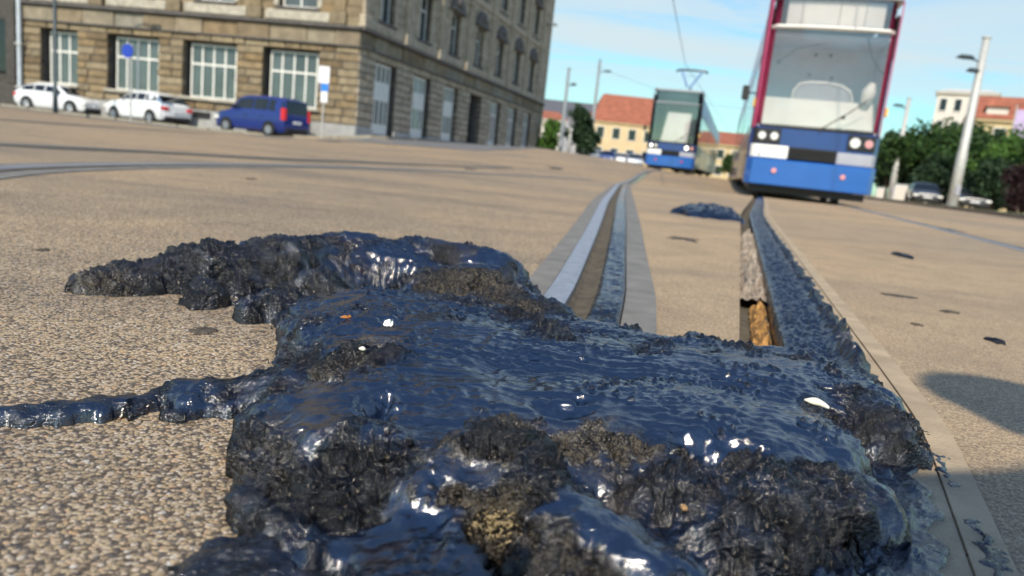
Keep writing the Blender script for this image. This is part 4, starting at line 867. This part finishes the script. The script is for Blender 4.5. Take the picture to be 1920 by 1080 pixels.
# ================================================================== CARS
def car(label,paint,pos,rz,L,Wd,prof,group=None,taillit=False,cat='car',name='parked_car',simple=False,van=False):
    """prof: stations (x from the nose, bottom, belt/hood height, roof height); local x runs nose (-L/2) to tail"""
    t=thing(name,label,cat,on(*pos),rz,group); h=Wd/2
    S=[]
    for (x,zb,zh,zr,w) in prof:
        X=x-L/2; W=h*w
        if zr<=zh+.02: pts=[(0,zb),(W*.86,zb),(W*.97,zb+.12),(W,(zb+zh)*.52),(W*.97,zh-.06),(W*.90,zh-.012),(W*.55,zh+.012),(0,zh+.02)]
        else: pts=[(0,zb),(W*.86,zb),(W*.97,zb+.12),(W,(zb+zh)*.52),(W*.975,zh),(W*.80,zr-.07),(W*.70,zr-.01),(0,zr+.02)]
        S.append([(X,y,z) for y,z in pts]+[(X,-y,z) for y,z in pts[-2:0:-1]])
    body=MB().loft(S).build('body',paint,t,True)
    try:
        bm=bmesh.new(); bm.from_mesh(body.data); 
        for e in bm.edges:
            if len(e.link_faces)==2 and e.calc_face_angle(0)>.6: e.smooth=False
        bm.to_mesh(body.data); bm.free()
    except Exception: pass
    # glass: side panes between belt and roof, windscreen and rear window
    gh=[k for k,p in enumerate(prof) if p[3]>p[2]+.3]
    k0,k1=gh[0],gh[-1]
    def sp(x,f,side):  # point on the greenhouse side at fraction f between belt and roof
        xs=[p[0] for p in prof]; zh=np.interp(x,xs,[p[2] for p in prof]); zr=np.interp(x,xs,[p[3] for p in prof]); w=np.interp(x,xs,[p[4] for p in prof])*h
        return (x-L/2,side*((w*.975)*(1-f)+w*.80*f+.012),zh*(1-f)+(zr-.07)*f)
    xa,xb=prof[k0][0],prof[k1][0]; xa0=prof[k0-1][0]; xb1=prof[min(k1+1,len(prof)-1)][0]
    n=3
    for side in (-1,1):
        for i in range(n):
            q0=xa+.0+(xb-xa)*i/n+.04; q1=xa+(xb-xa)*(i+1)/n-.04
            lo0=q0-(xa-xa0)*.55 if i==0 else q0; lo1=q1+(xb1-xb)*.35 if i==n-1 else q1
            P=[sp(lo0,.10,side),sp(lo1,.10,side),sp(q1,.90,side),sp(q0,.90,side)]
            if i==0: P[0]=(P[0][0],sp(q0,.10,side)[1],sp(q0,.10,side)[2])
            if i==n-1: P[1]=(P[1][0],sp(q1,.10,side)[1],sp(q1,.10,side)[2])
            MB().add(P+[(p[0],p[1]-side*.03,p[2]) for p in P],[(0,1,2,3),(4,5,6,7),(0,1,5,4),(1,2,6,5),(2,3,7,6),(3,0,4,7)]).build('side_window','glass_dark',t)
    def cross(ka,kb,name):
        a,b=prof[ka],prof[kb]; (xl,zl,wl),(xh,zh_,wh)=((a[0],a[2]+.02,a[4]),(b[0],b[3]+.0,b[4]))
        def pt(f,s,o): 
            x=xl*(1-f)+xh*f; z=zl*(1-f)+zh_*f; w=h*((wl*.86)*(1-f)+wh*.70*f); return (x-L/2+o*(-1 if xh>xl else 1),s*w,z+.018)
        P=[pt(.08,-1,.012),pt(.08,1,.012),pt(.90,1,.012),pt(.90,-1,.012)]
        MB().add(P+[(p[0]+(.05 if xh>xl else -.05),p[1],p[2]-.03) for p in P],[(0,1,2,3),(4,5,6,7),(0,1,5,4),(1,2,6,5),(2,3,7,6),(3,0,4,7)]).build(name,'glass_dark',t)
    cross(k0-1,k0,'windscreen'); cross(min(k1+1,len(prof)-1),k1,'rear_window')
    wr=.32 if not van else .31
    for x in (prof[0][0]+L*.19,L*.80):
        for s in (-1,1):
            ar=MB().disc((x-L/2,s*(h-.02),wr+.02),(0,s,0),wr+.07,.035,20).build('wheel_arch','black',t)
            wt=MB().disc((x-L/2,s*(h-.17),wr),(0,s,0),wr,.19,20).build('wheel','rubber',t)
            rm=MB().disc((x-L/2,s*(h+.022),wr),(0,s,0),wr*.62,.014,14)
            for k in range(5):
                a=k*2*math.pi/5; rm.tube([(x-L/2,s*(h+.04),wr),(x-L/2+wr*.58*math.cos(a),s*(h+.04),wr+wr*.58*math.sin(a))],.022,5)
            rm.build('rim','rim',wt)
    nose=prof[1]; tail=prof[-2]
    zt=tail[2]
    for s in (-1,1):
        MB().cbox(-L/2-.02,-L/2+.28,s*h*.80-.16,s*h*.80+.16,nose[2]-.20,nose[2]-.05,.03).build('headlight','lamp_clear',t)
        if van: MB().cbox(L/2-.22,L/2+.015,s*h*.88-.09,s*h*.88+.085,.78,1.32,.02).build('tail_light','lamp_red',t)
        else: MB().cbox(L/2-.26,L/2+.015,s*h*.76-.17,s*h*.76+.17,zt-.22,zt-.04,.02).build('tail_light','lamp_red',t)
        MB().cbox(xa0-L/2+.42,xa0-L/2+.56,s*(h+.10)-.09,s*(h+.10)+.09,prof[k0][2]+.02,prof[k0][2]+.17,.03).build('wing_mirror','black',t)
    MB().cbox(L/2-.01,L/2+.03,-.26,.26,.62 if not van else .66,.74 if not van else .78,.008).build('number_plate','plate',t); MB().cbox(-L/2-.03,-L/2+.01,-.26,.26,.45,.56,.008).build('number_plate','plate',t)
    MB().cbox(-L/2-.015,-L/2+.2,-h*.82,h*.82,.22,.42,.03).build('bumper','black',t); MB().cbox(L/2-.2,L/2+.02,-h*.82,h*.82,.24,.46,.03).build('bumper','black',t)
    for s in (-1,1):
        for x in (-.15,.85): MB().cbox(x-.09,x+.09,s*(h+.005)-.02,s*(h+.005)+.02,.86,.89,.008).build('door_handle','black',t)
    return t
VAN=lambda L:[(0,.32,.62,.62,.80),(.06,.25,.80,.80,.90),(.35,.22,.98,.98,.97),(.95,.2,1.08,1.08,1.),(1.55,.2,1.12,1.72,1.),(1.95,.2,1.12,1.80,1.),(3.0,.2,1.12,1.83,1.),(L-.35,.22,1.12,1.80,.99),(L-.10,.24,1.08,1.72,.97),(L-.02,.30,1.02,1.02,.95),(L,.36,.70,.70,.90)]
SUV=lambda L:[(0,.36,.62,.62,.80),(.06,.28,.82,.82,.90),(.4,.24,.98,.98,.97),(1.1,.22,1.05,1.05,1.),(1.85,.22,1.08,1.50,1.),(2.3,.22,1.08,1.58,1.),(3.3,.22,1.10,1.56,1.),(3.85,.24,1.12,1.46,.98),(L-.15,.28,1.06,1.06,.96),(L-.04,.32,.95,.95,.93),(L,.4,.70,.70,.88)]
HATCH=lambda L:[(0,.34,.55,.55,.80),(.06,.26,.72,.72,.90),(.4,.2,.86,.86,.97),(1.05,.2,.95,.95,1.),(1.75,.2,.98,1.40,1.),(2.15,.2,.98,1.47,1.),(3.0,.2,1.,1.45,1.),(L-.62,.22,1.,1.34,.98),(L-.12,.26,.98,.98,.96),(L-.03,.3,.9,.9,.93),(L,.4,.66,.66,.88)]
def seat(px,py,Y):
    p=at(px,py,Y); return (p.x,p.y)
GP='cars parked along the kerb by the stone building'
base=math.atan2(-U1.y,-U1.x)
# nose to the left (local -x), tail to the right and slightly towards the viewer
car('blue compact van parked before the stone building, its red tail light towards us','van_blue',seat(490,252,35.2),base-.28,4.4,1.78,VAN(4.4),GP,van=True,cat='van')
car('white estate car parked left of the blue van, its rear towards us','white_paint',seat(277,228,37.6),base-.30,4.5,1.8,SUV(4.5),GP)
car('white car parked at the far left behind the dark post','white_paint',seat(116,209,39.0),base+math.pi-.05,4.4,1.78,HATCH(4.4),GP)
car('silver hatchback squeezed between the two white parked cars','silver_paint',seat(176,213,41.8),base-.35,3.9,1.7,HATCH(3.9),GP)
GF='small cars in the distance left of the farther tram'
for px,py,Y,m,rz,lb in ((1140,303,84,'navy_paint',1.3,'tiny dark blue car, leftmost of the distant cars by the farther tram'),(1163,305,86,'white_paint',1.45,'tiny white car, second from the farther tram'),(1188,307,80,'silver_paint',1.5,'tiny silver car, right beside the farther tram'),(1110,300,88,'silver_paint',.4,'tiny silver car below the dark round tree')):
    p=at(px,py,Y); car(lb,m,(p.x,p.y),rz,4.3,1.75,HATCH(4.3),GF)
for px,py,Y,m,rz,lb in ((1728,382,50,'dark_paint',1.2,'dark car under the trees left of the near white mast'),(1812,391,47,'dark_paint',1.2,'dark car under the trees right of the near white mast')):
    p=at(px,py,Y); car(lb,m,(p.x,p.y),rz,4.4,1.78,HATCH(4.4),'dark cars under the trees on the right')
# ================================================================== STREET FURNITURE
def pole_at(px0,py0,Y,px1,py1):
    b=at(px0,py0,Y); tp=at(px1,py1,Y); return b,tp
def mast(label,px0,py0,Y,py1,px1,r0,r1,m,lamps,group):
    b=at(px0,py0,Y); h=at(px1,py1,Y).z-gz(b.x,b.y); t=thing('lamp_mast',label,'mast',on(b.x,b.y),0,group)
    MB().tube([(0,0,-.2),(0,0,h*.33),(0,0,h*.34),(0,0,h)],[r0,r0*.93,r0*.82,r1],12).build('pole',m,t,True)
    MB().cbox(-r0*1.8,r0*1.8,-r0*1.8,r0*1.8,-.1,.12,.03).tube([(0,0,h-.02),(0,0,h+.05)],r1*1.25,12).build('pole_fitting',m,t)
    MB().cbox(-r0*.5,r0*.5,-r0-.03,-r0*.8,.7,1.2,.01).build('access_door','grey_panel',t)
    for (z,dx,l) in lamps:
        a=MB().tube([(0,0,h*z),(dx*.5,0,h*z+.12),(dx,0,h*z+.14)],.045,6).build('lamp_arm','pole_dark',t)
        MB().loft([[(dx-.1,-.09,h*z+.10),(dx+.1,-.09,h*z+.10),(dx+.1,.09,h*z+.10),(dx-.1,.09,h*z+.10)],[(dx-l*.5,-.2,h*z+.16),(dx+l*.5,-.2,h*z+.16),(dx+l*.5,.2,h*z+.16),(dx-l*.5,.2,h*z+.16)],[(dx-l*.3,-.12,h*z+.30),(dx+l*.3,-.12,h*z+.30),(dx+l*.3,.12,h*z+.30),(dx-l*.3,.12,h*z+.30)]]).build('lamp_head','pole_dark',a)
    return t
G1='pale masts along the verge on the right'; G2='dark masts at the far end of the street'
mast('thick pale mast at the right with two small dark lamp heads on its left',1783,392,38,72,1855,.26,.17,'galv',[(.86,-.85,.8),(.79,-.35,.5)],G1)
mast('thinner pale mast between the nearer tram and the thick mast',1668,376,62,185,1709,.26,.15,'galv',[(.90,-.8,.8)],G1)
mast('dark mast in front of the round green tree, closest to the stone building',1048,297,60,128,1060,.17,.11,'pole_grey',[(.8,.5,.5)],G2)
mast('tall grey mast rising above the red roof behind the dark tree',1103,300,75,112,1118,.22,.12,'pole_grey',[(.88,.9,.7)],G2)
mast('slim far mast behind the farther tram roof',1207,312,110,120+70,1212,.12,.09,'pole_grey',[(.9,.7,.7)],G2) if 0 else None
# lamp arm fixed to the far end of the stone building
p=at(1018,46,70.5); q=at(1040,42,70.5)
wl=thing('wall_lamp','small dark street lamp sticking out into the sky from the far building edge','lamp',p)
MB().tube([(-.8,.3,-.25),(0,0,0),(.85,0,.10)],.05,6).build('lamp_arm','pole_dark',wl)
MB().loft([[(.65,-.15,.0),(1.35,-.15,.0),(1.35,.15,.0),(.65,.15,.0)],[(.75,-.1,.22),(1.2,-.1,.22),(1.2,.1,.22),(.75,.1,.22)]]).build('lamp_head','pole_dark',wl)
# dark post and signs on the left
b=at(104,215,34); t=thing('street_post','dark slender lamp post before the white car at the far left','post',on(b.x,b.y)); MB().tube([(0,0,-.1),(0,0,1.1),(0,0,1.15),(0,0,8.5)],[.11,.10,.075,.06],12).build('pole','pole_dark',t,True)
MB().tube([(0,0,8.5),(.5,-.3,8.9),(1.1,-.6,8.95)],.04,6).build('lamp_arm','pole_dark',t); MB().cbox(1.0,1.6,-.85,-.5,8.86,9.02,.05).build('lamp_head','pole_dark',t)
b=at(245,232,34); zt=at(233,95,34).z-gz(b.x,b.y)
t=thing('street_sign','round blue traffic sign on a thin grey pole in front of the white estate car','sign',on(b.x,b.y))
MB().tube([(0,0,-.1),(0,0,zt+.35)],.04,8).build('pole','galv',t); rg=MB().disc((-.14,-.05,zt),(-.25,-1,0),.31,.02,24).build('sign_plate','sign_blue',t); MB().disc((-.145,-.072,zt),(-.25,-1,0),.28,.004,24).build('sign_face','sign_blue',rg)
b=at(604,236,33); z0=at(604,192,33).z-gz(b.x,b.y); z1=at(603,124,33).z-gz(b.x,b.y)
t=thing('street_sign','tall white sign with a blue middle on a pole right of the blue van','sign',on(b.x,b.y))
MB().tube([(0,0,-.1),(0,0,z1)],.035,8).build('pole','galv',t)
pl=MB().cbox(-.26,.22,-.07,-.045,z0+.82,z1,.008).build('sign_plate','sign_white',t); MB().cbox(-.14,.20,-.072,-.047,z0+.48,z0+.815,.008).build('arrow_plate','sign_cyan',t); MB().cbox(-.12,.18,-.07,-.045,z0,z0+.475,.008).build('lower_plate','sign_white',t)
for z,w in ((z1-.2,.14),(z1-.34,.2),(z1-.48,.12)): MB().box(-.02-w/2,-.02+w/2,-.074,-.0705,z,z+.04).build('sign_line','grey_panel',pl)
# cabinets by the verge
G3='white cabinets along the verge'
def cabinet(label,px,py,Y,w,h,d,m='white_paint'):
    b=at(px,py,Y); t=thing('utility_cabinet',label,'cabinet',on(b.x,b.y),-.3,G3); MB().cbox(-w/2,w/2,-d/2,d/2,.08,h,.02).build('cabinet_body',m,t); MB().box(-w/2-.03,w/2+.03,-d/2-.03,d/2+.03,h,h+.05).build('lid','grey_panel',t); MB().box(-w/2+.05,w/2-.05,-d/2-.012,-d/2-.001,.15,h-.06).build('door','wall_white',t); MB().box(-w/2+.02,w/2-.02,-d/2+.02,d/2-.02,-.1,.079).build('plinth','granite',t)
cabinet('big white utility cabinet at the foot of the thinner pale mast',1686,379,55,1.0,1.25,.5)
cabinet('narrow white cabinet just left of the thinner pale mast',1648,372,58,.5,.9,.4)
cabinet('low white cabinet between the two pale masts',1713,383,52,.7,.8,.4)
# yellow lit thing near the tram: small far bollards
b=at(1064,300,58); t=thing('bollard','short pale post standing beside the dark round tree','bollard',on(b.x,b.y)); MB().tube([(0,0,-.1),(0,0,1.5),(0,0,1.9)],[.12,.12,.05],10).build('post','galv',t,True); MB().tube([(0,0,1.9),(0,0,2.2)],.16,10).build('cap','galv',t)
# contact wires
def wire(label,pts,r=.011):
    o=MB().tube(pts,r,6).build('contact_wire','pole_dark',smooth=True); return tag(recentre(o),label,'wire','tram contact wires')
q=at(1262,0,20.5)
wire('thin overhead contact wire running down to the pantograph of the farther tram',[(q.x-2.2,q.y-12,5.3),(q.x,q.y,q.z),(6.7,34,5.15),(17,66,5.3),(28,100,5.4)])
wire('thin overhead contact wire above the nearer tram',[(1.0,-6,5.6),(5.4,13.3,5.5),(11.5,31,5.5),(21,60,5.5),(35,100,5.5)])
wire('thin span wire between the masts above the farther tram',[tuple(at(1118,125,75)),tuple(at(1290,190,70)),tuple(at(1400,205,68)),tuple(at(1705,205,62))],.012)
# banner on the far right house
b=at(1912,232,84); t=thing('banner','small lilac banner hanging on a post before the mansard house at the right edge','banner',(b.x,b.y,gz(b.x,b.y))); hz=b.z
MB().tube([(-.7,0,-.1),(-.7,0,hz+2)],.06,8).build('pole','galv',t); MB().cbox(-.6,1.0,-.02,.02,hz-1.6,hz+1.5,.01).build('cloth','lilac',t)
# ================================================================== TREES
def tree(label,x,y,h,rx,m,lobes,n,leaf,seed,tr=.16,low=.12,name='tree',grp='trees along the right side',cat='tree',ry=None):
    r=np.random.default_rng(seed); t=thing(name,label,cat,on(x,y),0,grp); ry=ry or rx
    rr=random.Random(seed)
    C=[]
    for i in range(lobes):
        a=rr.uniform(0,2*math.pi); q=rr.uniform(.1,.72); zz=h*(low+ (1-low)*rr.uniform(.18,.86)); sh=math.sin(math.pi*min(1,max(.12,(zz/h-low)/(1-low)*.85+.12)))
        C.append((rx*q*sh*math.cos(a),ry*q*sh*math.sin(a),zz,rx*rr.uniform(.26,.46)))
    C.append((0,0,h*.82,rx*.42))
    tk=MB().tube([(0,0,-.2),(.03,0,h*.15),(-.04,.05,h*.35),(.02,0,h*.6)],[tr*1.3,tr,tr*.8,tr*.45],9)
    for (cx,cy,cz,cr) in C[:7]: tk.tube([(0,0,h*(.16+.12*rr.random())),(cx*.5,cy*.5,cz*.72),(cx,cy,cz)],[tr*.5,tr*.3,tr*.1],6)
    tk.build('trunk','bark',t,True)
    V=[];k=0
    per=n//len(C)
    for (cx,cy,cz,cr) in C:
        d=r.normal(size=(per,3)); d/=np.linalg.norm(d,axis=1)[:,None]; rad=cr*(r.random(per)**.38)*(1+.35*np.sin(d[:,0]*5+d[:,2]*4+seed))
        p=d*rad[:,None]*np.array([1,1,.85])+np.array([cx,cy,cz]); p=p[p[:,2]>h*low*.6]
        a=r.normal(size=p.shape); a/=np.linalg.norm(a,axis=1)[:,None]; b=np.cross(a,r.normal(size=p.shape)); b/=np.linalg.norm(b,axis=1)[:,None]
        s=leaf*(.6+.8*r.random(len(p)))[:,None]
        V.append(np.stack([p-a*s,p-b*s*.55,p+a*s,p+b*s*.55],1).reshape(-1,3))
    V=np.concatenate(V); o=npmesh('crown',V,np.arange(len(V)).reshape(-1,4),m,False); o.parent=t
    return t
def tr_(px,py,Y,pytop,**k):
    b=at(px,py,Y); tp=at(px,pytop,Y); return b.x,b.y,tp.z-gz(b.x,b.y)
GT='trees along the right side'
for lb,px,py,Y,top,wpx,m,sd in (
 ('low green tree tight against the right side of the nearer tram',1655,378,75,240,80,'leaf_dark',1),
 ('broad green tree behind the thinner pale mast',1725,384,62,228,150,'leaf_green',2),
 ('tallest leafy tree, directly left of the thick pale mast and below the white block',1785,388,66,232,140,'leaf_green',3),
 ('leafy green tree just right of the thick pale mast',1838,392,52,256,150,'leaf_green',4),
 ('bright green tree behind the dark purple shrub',1895,396,48,258,150,'leaf_bright',5),
 ('green tree cut off by the right edge of the picture',1965,404,44,240,140,'leaf_green',6),
 ('dark bushy tree between the two pale masts, low behind the dark car',1758,388,56,300,120,'leaf_dark',7),
 ('dark bushy tree low behind the right dark car',1855,396,46,305,120,'leaf_dark',8)):
    x,y,h=tr_(px,py,Y,top); tree(lb,x,y,h,wpx*Y/1360*.62,m,13,10000,.15*Y/50,sd,.2,.06 if 'dark bushy' in lb else .1,grp=GT)
x,y,h=tr_(1905,400,36,305); tree('dark purple-leaved shrub at the right edge in front of the green trees',x,y,h,1.25,'leaf_purple',9,4500,.085,20,.07,.04,'shrub',None or 'shrubs on the verge','shrub')
x,y,h=tr_(1085,296,66,198); tree('dark round tree beside the far masts, left of the red-roofed building',x,y,h,1.95,'leaf_dark',14,7500,.16,31,.16,.03,grp='trees at the far end of the street')
x,y,h=tr_(1027,292,72,222); tree('lighter green tree at the far corner of the stone building',x,y,h,1.5,'leaf_bright',10,5000,.17,32,.14,.05,grp='trees at the far end of the street')
x,y,h=tr_(1368,330,95,290); tree('small green tree between the two trams in the distance',x,y,h,1.8,'leaf_green',8,2500,.2,33,.14,.05,grp='trees at the far end of the street')
# ================================================================== THE PHOTOGRAPHER, kneeling behind and right of the viewpoint (only the shadow is in view)
mat('skin',(.45,.28,.20),.55); mat('denim',(.03,.05,.10),.85); mat('jacket',(.06,.065,.07),.85); mat('hair_brown',(.05,.03,.018),.7); mat('shoe',(.03,.03,.03),.6)
ph=thing('person','person in a dark jacket kneeling with bent head, holding a phone low over the asphalt','person',(.345,-.52,0)); ph.scale=(1.15,1.15,1.15)
def skin(name,m,chains,parent):
    vs=[];es=[];rs=[];idx={}
    for ch in chains:
        pr=None
        for (x,y,z,r) in ch:
            k=(round(x,3),round(y,3),round(z,3))
            if k not in idx: idx[k]=len(vs); vs.append((x,y,z)); rs.append(r)
            if pr is not None and pr!=idx[k]: es.append((pr,idx[k]))
            pr=idx[k]
    me=bpy.data.meshes.new(name); me.from_pydata(vs,es,[]); o=bpy.data.objects.new(name,me); COL.objects.link(o); o.parent=parent
    mo_=o.modifiers.new('Skin','SKIN'); mo_.use_smooth_shade=True
    for i,r in enumerate(rs): me.skin_vertices[0].data[i].radius=(r,r); me.skin_vertices[0].data[i].use_root=(i==0)
    o.modifiers.new('Subsurf','SUBSURF').levels=2; o.modifiers['Subsurf'].render_levels=2; me.materials.append(M[m]); return o
pel=(0,-.12,.34,.14)
skin('body','jacket',[[pel,(0,-.05,.46,.135),(0,.04,.60,.15),(0,.10,.72,.125),(0,.125,.775,.06),(0,.14,.81,.055)],
  [(0,.10,.72,.125),(-.17,.09,.69,.075),(-.24,.20,.47,.05),(-.36,.36,.30,.038),(-.40,.375,.28,.03)],
  [(0,.10,.72,.125),(.17,.09,.69,.075),(.24,.02,.45,.05),(.20,.18,.33,.04),(.17,.25,.33,.03)]],ph)
skin('trousers','denim',[[pel,(-.10,-.10,.30,.10),(-.13,.22,.36,.075),(-.13,.24,.33,.07),(-.13,.16,.10,.05)],[pel,(.10,-.10,.28,.10),(.13,.16,.08,.072),(.13,.05,.06,.06),(.13,-.22,.07,.045)]],ph)
skin('head','skin',[[(0,.14,.80,.05),(0,.16,.85,.068),(0,.17,.91,.088),(0,.165,.96,.075)],[(0,.16,.85,.068),(0,.235,.86,.035)],[(0,.17,.91,.088),(0,.262,.895,.014)],[(0,.17,.91,.088),(-.09,.16,.90,.014)],[(0,.17,.91,.088),(.09,.16,.90,.014)]],ph)
skin('hair','hair_brown',[[(0,.12,.90,.075),(0,.13,.96,.085),(0,.17,.99,.068)]],ph)
for s,b in ((-1,(-.40,.375,.28)),(1,(.17,.25,.33))):
    h=[[(*b,.026),(b[0]+s*-.0,b[1]+.05,b[2]-.01,.03),(b[0],b[1]+.085,b[2]-.015,.028)]]
    for i,l in enumerate((.055,.065,.06,.045)):
        q=(b[0]+(i-1.5)*.018,b[1]+.085,b[2]-.015); h.append([(b[0],b[1]+.085,b[2]-.015,.028),(q[0],q[1]+.02,q[2],.010),(q[0],q[1]+l*.7,q[2]-.012,.009),(q[0],q[1]+l,q[2]-.03,.007)])
    h.append([(b[0],b[1]+.05,b[2]-.01,.03),(b[0]-s*.035,b[1]+.07,b[2],.012),(b[0]-s*.045,b[1]+.10,b[2]-.005,.009)])
    skin('hand','skin',h,ph)
for x,y in ((-.13,.20),(.13,-.27)): MB().cbox(x-.05,x+.05,y-.12,y+.14,.0,.085,.03).build('shoe','shoe',ph)
phn=MB().cbox(-.037,.037,-.004,.004,-.075,.075,.004).build('phone','black'); phn.location=(.02,-.03,.235); phn.rotation_euler=(-.18,math.radians(84),0); tag(phn,'black phone held just above the asphalt by the kneeling person','phone')
# ================================================================== CAMERA, SKY AND SUN
cam=bpy.data.cameras.new('camera'); co=bpy.data.objects.new('camera',cam); COL.objects.link(co); scene.camera=co
cam.sensor_width=36; cam.lens=36*F/1920; cam.clip_start=.02; cam.clip_end=6000
R=Matrix(((RT[0],UP[0],-FWD[0]),(RT[1],UP[1],-FWD[1]),(RT[2],UP[2],-FWD[2]))); co.matrix_world=Matrix.Translation((0,0,CH))@R.to_4x4()
cam.dof.use_dof=True; cam.dof.focus_distance=.68; cam.dof.aperture_fstop=6.5
TOSUN=Vector((-.24,-.97,0)).normalized(); EL_=math.radians(40)
d=Vector((TOSUN.x*math.cos(EL_),TOSUN.y*math.cos(EL_),math.sin(EL_)))
sl=bpy.data.lights.new('sun','SUN'); sl.energy=3.9; sl.angle=math.radians(.8); sl.color=(1,.90,.74); so=bpy.data.objects.new('sun',sl); COL.objects.link(so); so.rotation_euler=d.to_track_quat('Z','Y').to_euler(); so.location=(0,0,30)
w=bpy.data.worlds.new('World'); scene.world=w; w.use_nodes=True; nt=w.node_tree; bg=nt.nodes['Background']; bg.inputs[1].default_value=.125
sky=nt.nodes.new('ShaderNodeTexSky'); sky.sky_type='NISHITA'; sky.sun_disc=False; sky.sun_elevation=EL_; sky.sun_rotation=math.atan2(d.x,d.y); sky.air_density=1.1; sky.dust_density=.6; sky.ozone_density=1.6
tc=nt.nodes.new('ShaderNodeTexCoord'); sp=nt.nodes.new('ShaderNodeSeparateXYZ'); lk(nt,tc.outputs['Generated'],sp.inputs[0])
# cirrus: project the view direction on a high cloud plane
mx=nd(nt,'ShaderNodeMath',operation='MAXIMUM'); lk(nt,sp.outputs[2],mx.inputs[0]); mx.inputs[1].default_value=.03
ax=nd(nt,'ShaderNodeMath',operation='ADD'); lk(nt,mx.outputs[0],ax.inputs[0]); ax.inputs[1].default_value=.06
dv=nt.nodes.new('ShaderNodeVectorMath'); dv.operation='DIVIDE'; cb=nt.nodes.new('ShaderNodeCombineXYZ')
for i in range(3): lk(nt,ax.outputs[0],cb.inputs[i])
lk(nt,tc.outputs['Generated'],dv.inputs[0]); lk(nt,cb.outputs[0],dv.inputs[1])
mp=nt.nodes.new('ShaderNodeMapping'); lk(nt,dv.outputs[0],mp.inputs[0]); mp.inputs['Scale'].default_value=(.55,1.25,0.01); mp.inputs['Rotation'].default_value=(0,0,.25)
n=nd(nt,'ShaderNodeTexNoise',Scale=.75,Detail=8.,Roughness=.58,Distortion=.7); lk(nt,mp.outputs[0],n.inputs['Vector'])
cl=ramp(nt,n.outputs[0],[(.36,(0,0,0)),(.47,(.72,.72,.72)),(.60,(.95,.95,.95))])
lo=ramp(nt,sp.outputs[2],[(.05,(.05,.05,.05)),(.16,(1,1,1)),(.36,(.7,.7,.7)),(.6,(.1,.1,.1))])
f=mixc(nt,1.,cl,lo,'MULTIPLY')
tn=ramp(nt,sp.outputs[2],[(.1,(.62,.99,.97)),(.42,(.70,.93,1.18))]); c=mixc(nt,1.,sky.outputs[0],tn,'MULTIPLY')
c=mixc(nt,f,c,(4.5,5.3,5.6)); lk(nt,c,bg.inputs[0])
vs=scene.view_settings; vs.view_transform='Standard'; vs.look='None'; vs.gamma=1; vs.use_curve_mapping=False; vs.exposure=.3
scene.cycles.use_denoising=True
